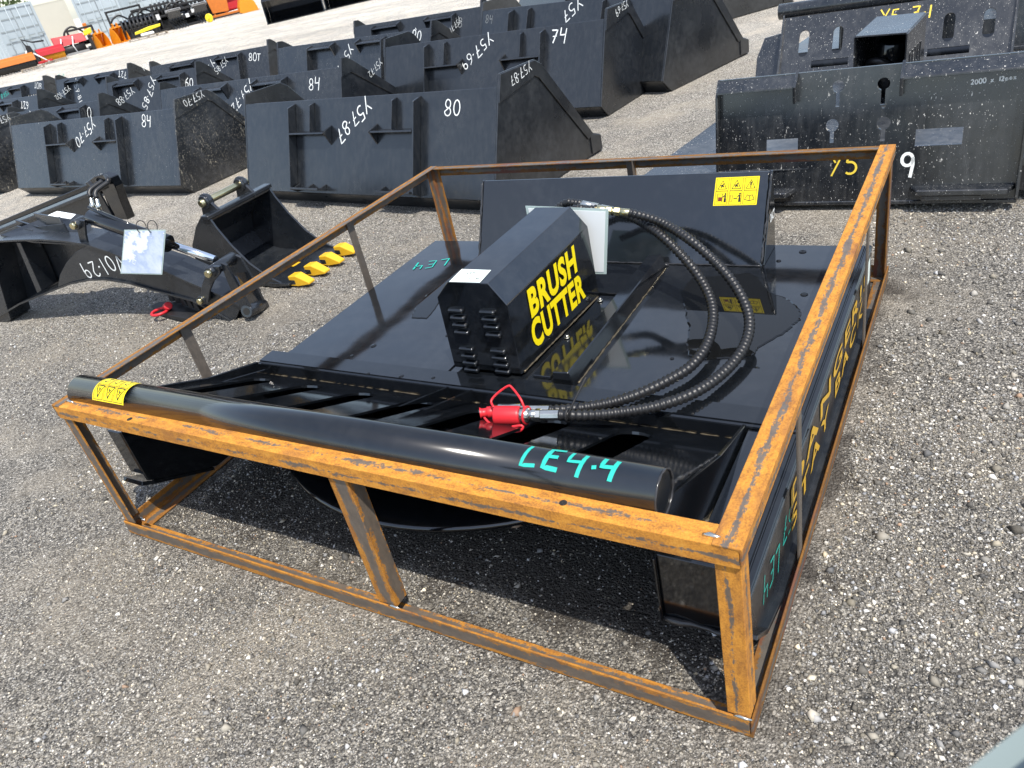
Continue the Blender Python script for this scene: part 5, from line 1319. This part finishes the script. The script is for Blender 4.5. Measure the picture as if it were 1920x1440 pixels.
def steel_frame(label, px, py, dist, yaw, w=1.7, h=1.2):
    o = item('trencher_frame', label, 'frame', px, py, dist, yaw, fs=.92)
    for x in (-w/2, w/2-.1): part(o, 'upright', MB().box((x, 0, 0), (x+.1, .12, h)), 'black', bevel=.01)
    for z in (h-.1, h*.5): part(o, 'crossbar', MB().box((-w/2+.1, .01, z), (w/2-.1, .11, z+.1)), 'black', bevel=.01)
    part(o, 'motor', MB().cyl((-.3, .3, .5), (.3, .3, .5), .22, 14), 'gloss'); part(o, 'base', MB().box((-w/2, -.2, 0), (w/2, .8, .12)), 'black')
    part(o, 'hose', MB().tube(smooth_path([(-.6, .1, .2), (-.8, 0, .9), (-.3, .1, 1.2), (.3, .2, .7)], .08), .05, 6), 'rubber')
    part(o, 'tag', MB().box((.1, -.02, h*.45), (.28, -.015, h*.65)), 'white'); return o
steel_frame('black trencher frame with hoses behind the orange bucket pair', 250, 66, D0+1, 0, 1.8, 1.5)
steel_frame('black steel frame in front of the containers beside the disc roller', 298, 55, D0+.5, 2, 2.0, 1.3)
steel_frame('black engine frame with white tags left of the orange hopper', 362, 40, D0+.5, 0, 1.6, 1.1)
steel_frame('black auger frame standing behind the yellow fork pallet', 282, 58, D0+.6, -5, 1.5, 1.0)
steel_frame('black power unit between the two grey rakes', 350, 44, D0, 4, 1.5, .9)
roller('black brush roller left of the orange hopper', 395, 32, D0+.8, -4, 1.4, .36, .7, 8)
steel_frame('black frame with a yellow part right of the red tiller', 163, 86, D0+.5, 0, 1.3, 1.1)
o = item('yellow_tank', 'small yellow tank on the black frame right of the red tiller', 'tank', 167, 66, D0-.2, 10)
o.location.z = 0; part(o, 'tank', MB().prism([(-.25, 0, .85), (.25, 0, .95), (.28, 0, 1.25), (-.2, 0, 1.15)], (0, .3, 0)), 'yel', bevel=.04); part(o, 'stand', MB().box((-.1, .1, 0), (.1, .2, .86)), 'black')
o = item('yellow_wheel', 'small yellow wheel hub on the gravel beside the orange fork', 'roller', 396, 44, D0-2, 60)  # a small wheel with its hub, no roller
part(o, 'tyre', MB().cyl((-.06, 0, .25), (.06, 0, .25), .25, 20), 'yel', bevel=.02); part(o, 'hub', MB().cyl((-.2, 0, .25), (.2, 0, .25), .06, 12), 'yel')
o = item('marker_post', 'orange-red marker post standing between the containers', 'post', 160, 50, 48, 12)
part(o, 'post', MB().box((-.13, 0, 0), (.13, .1, 1.5)), 'orange2', bevel=.03); part(o, 'foot', MB().box((-.3, -.2, 0), (.3, .3, .1)), 'black')
# large black buckets at the top of the frame
def big_bucket(label, px, py, dist, yaw, w=2.6):
    o = item('dozer_bucket', label, 'bucket', px, py, dist, yaw, 'large black buckets at the frame top')
    pr_ = [(-.5, .02), (-.35, .9), (.05, 1.15), (.5, .95), (.62, .4), (.4, .0)]
    for x in (-w/2, w/2-.04): part(o, 'side_plate', MB().prism([(x, a, b) for a, b in pr_], (.04, 0, 0)), 'gloss', bevel=.01)
    mb = MB()
    for i in range(1, len(pr_)-1):
        a, b = pr_[i+0], pr_[i+1]; mb.prism([(-w/2+.04, a[0], a[1]), (-w/2+.04, b[0], b[1]), (-w/2+.04, b[0]*1.0+.02, b[1]+.03), (-w/2+.04, a[0]+.02, a[1]+.03)], (w-.08, 0, 0))
    part(o, 'shell', mb, 'gloss'); part(o, 'lip', MB().box((-w/2, -.62, 0), (w/2, .4, .04)), 'gloss', bevel=.01); return o
big_bucket('large glossy black bucket at the top of the frame right of the orange bucket', 552, 13, 29, -8, 2.6)
big_bucket('glossy black bucket partly cut by the top of the frame', 655, -6, 29, -8, 2.2)

# tree behind the first container
tr = thing('tree', 'green leafy tree above the leftmost container', 'tree', far(-8, 60, 66), 0)
rt = random.Random(5)
part(tr, 'trunk', MB().tube([V(0, 0, 0), V(.1, .05, 2), V(-.1, .1, 4), V(.1, 0, 6)], [.28, .22, .15, .05], 8), 'wood')
M['leaf'] = simple('leaf_green', (0.06, 0.10, 0.025), .6, var=.5, vscale=3)
mb = MB()
for i in range(2600):
    c = V(rt.gauss(0, 1), rt.gauss(0, 1), rt.gauss(0, .8)); c = c.normalized()*rt.uniform(.4, 1)**.5*2.4
    c = V(c.x*1.3, c.y*1.3, c.z+4.4); c += V(rt.gauss(0, .3), rt.gauss(0, .3), rt.gauss(0, .3))
    a = V(rt.uniform(-1, 1), rt.uniform(-1, 1), rt.uniform(-1, 1)).normalized(); b = a.orthogonal().normalized(); s = rt.uniform(.08, .2)
    mb.add([c-a*s, c+b*s*.5, c+a*s, c-b*s*.5], [(0, 1, 2, 3)])
stuff(part(tr, 'crown', mb, 'leaf'))

# unidentified pale object close to the camera; box and post are invented shapes
jb = thing('unknown_pale_object', 'unidentified pale grey-green object built as a box, out of focus in the bottom right corner', 'box', (2.52, -.86, 0))
e0, e1 = Uz(1758, 1439, 1.2), Uz(1921, 1312, 1.2); ed = (e1-e0).normalized(); en = V(ed.y, -ed.x, 0)
M['pale_object'] = simple('pale_grey_green', (0.20, 0.245, 0.24), .45, var=.06, vscale=9)
c0 = e0-ed*.10; MB().prism([c0, c0+ed*.26, c0+ed*.26+en*.22, c0+en*.22], (0, 0, -.10)).build('housing', M['pale_object'], jb, bevel=.018, seg=4)
pc = c0+ed*.13+en*.13; MB().tube([V(pc.x, pc.y, 0), V(pc.x, pc.y, 1.1)], .03, 16).build('post', M['grey'], jb)
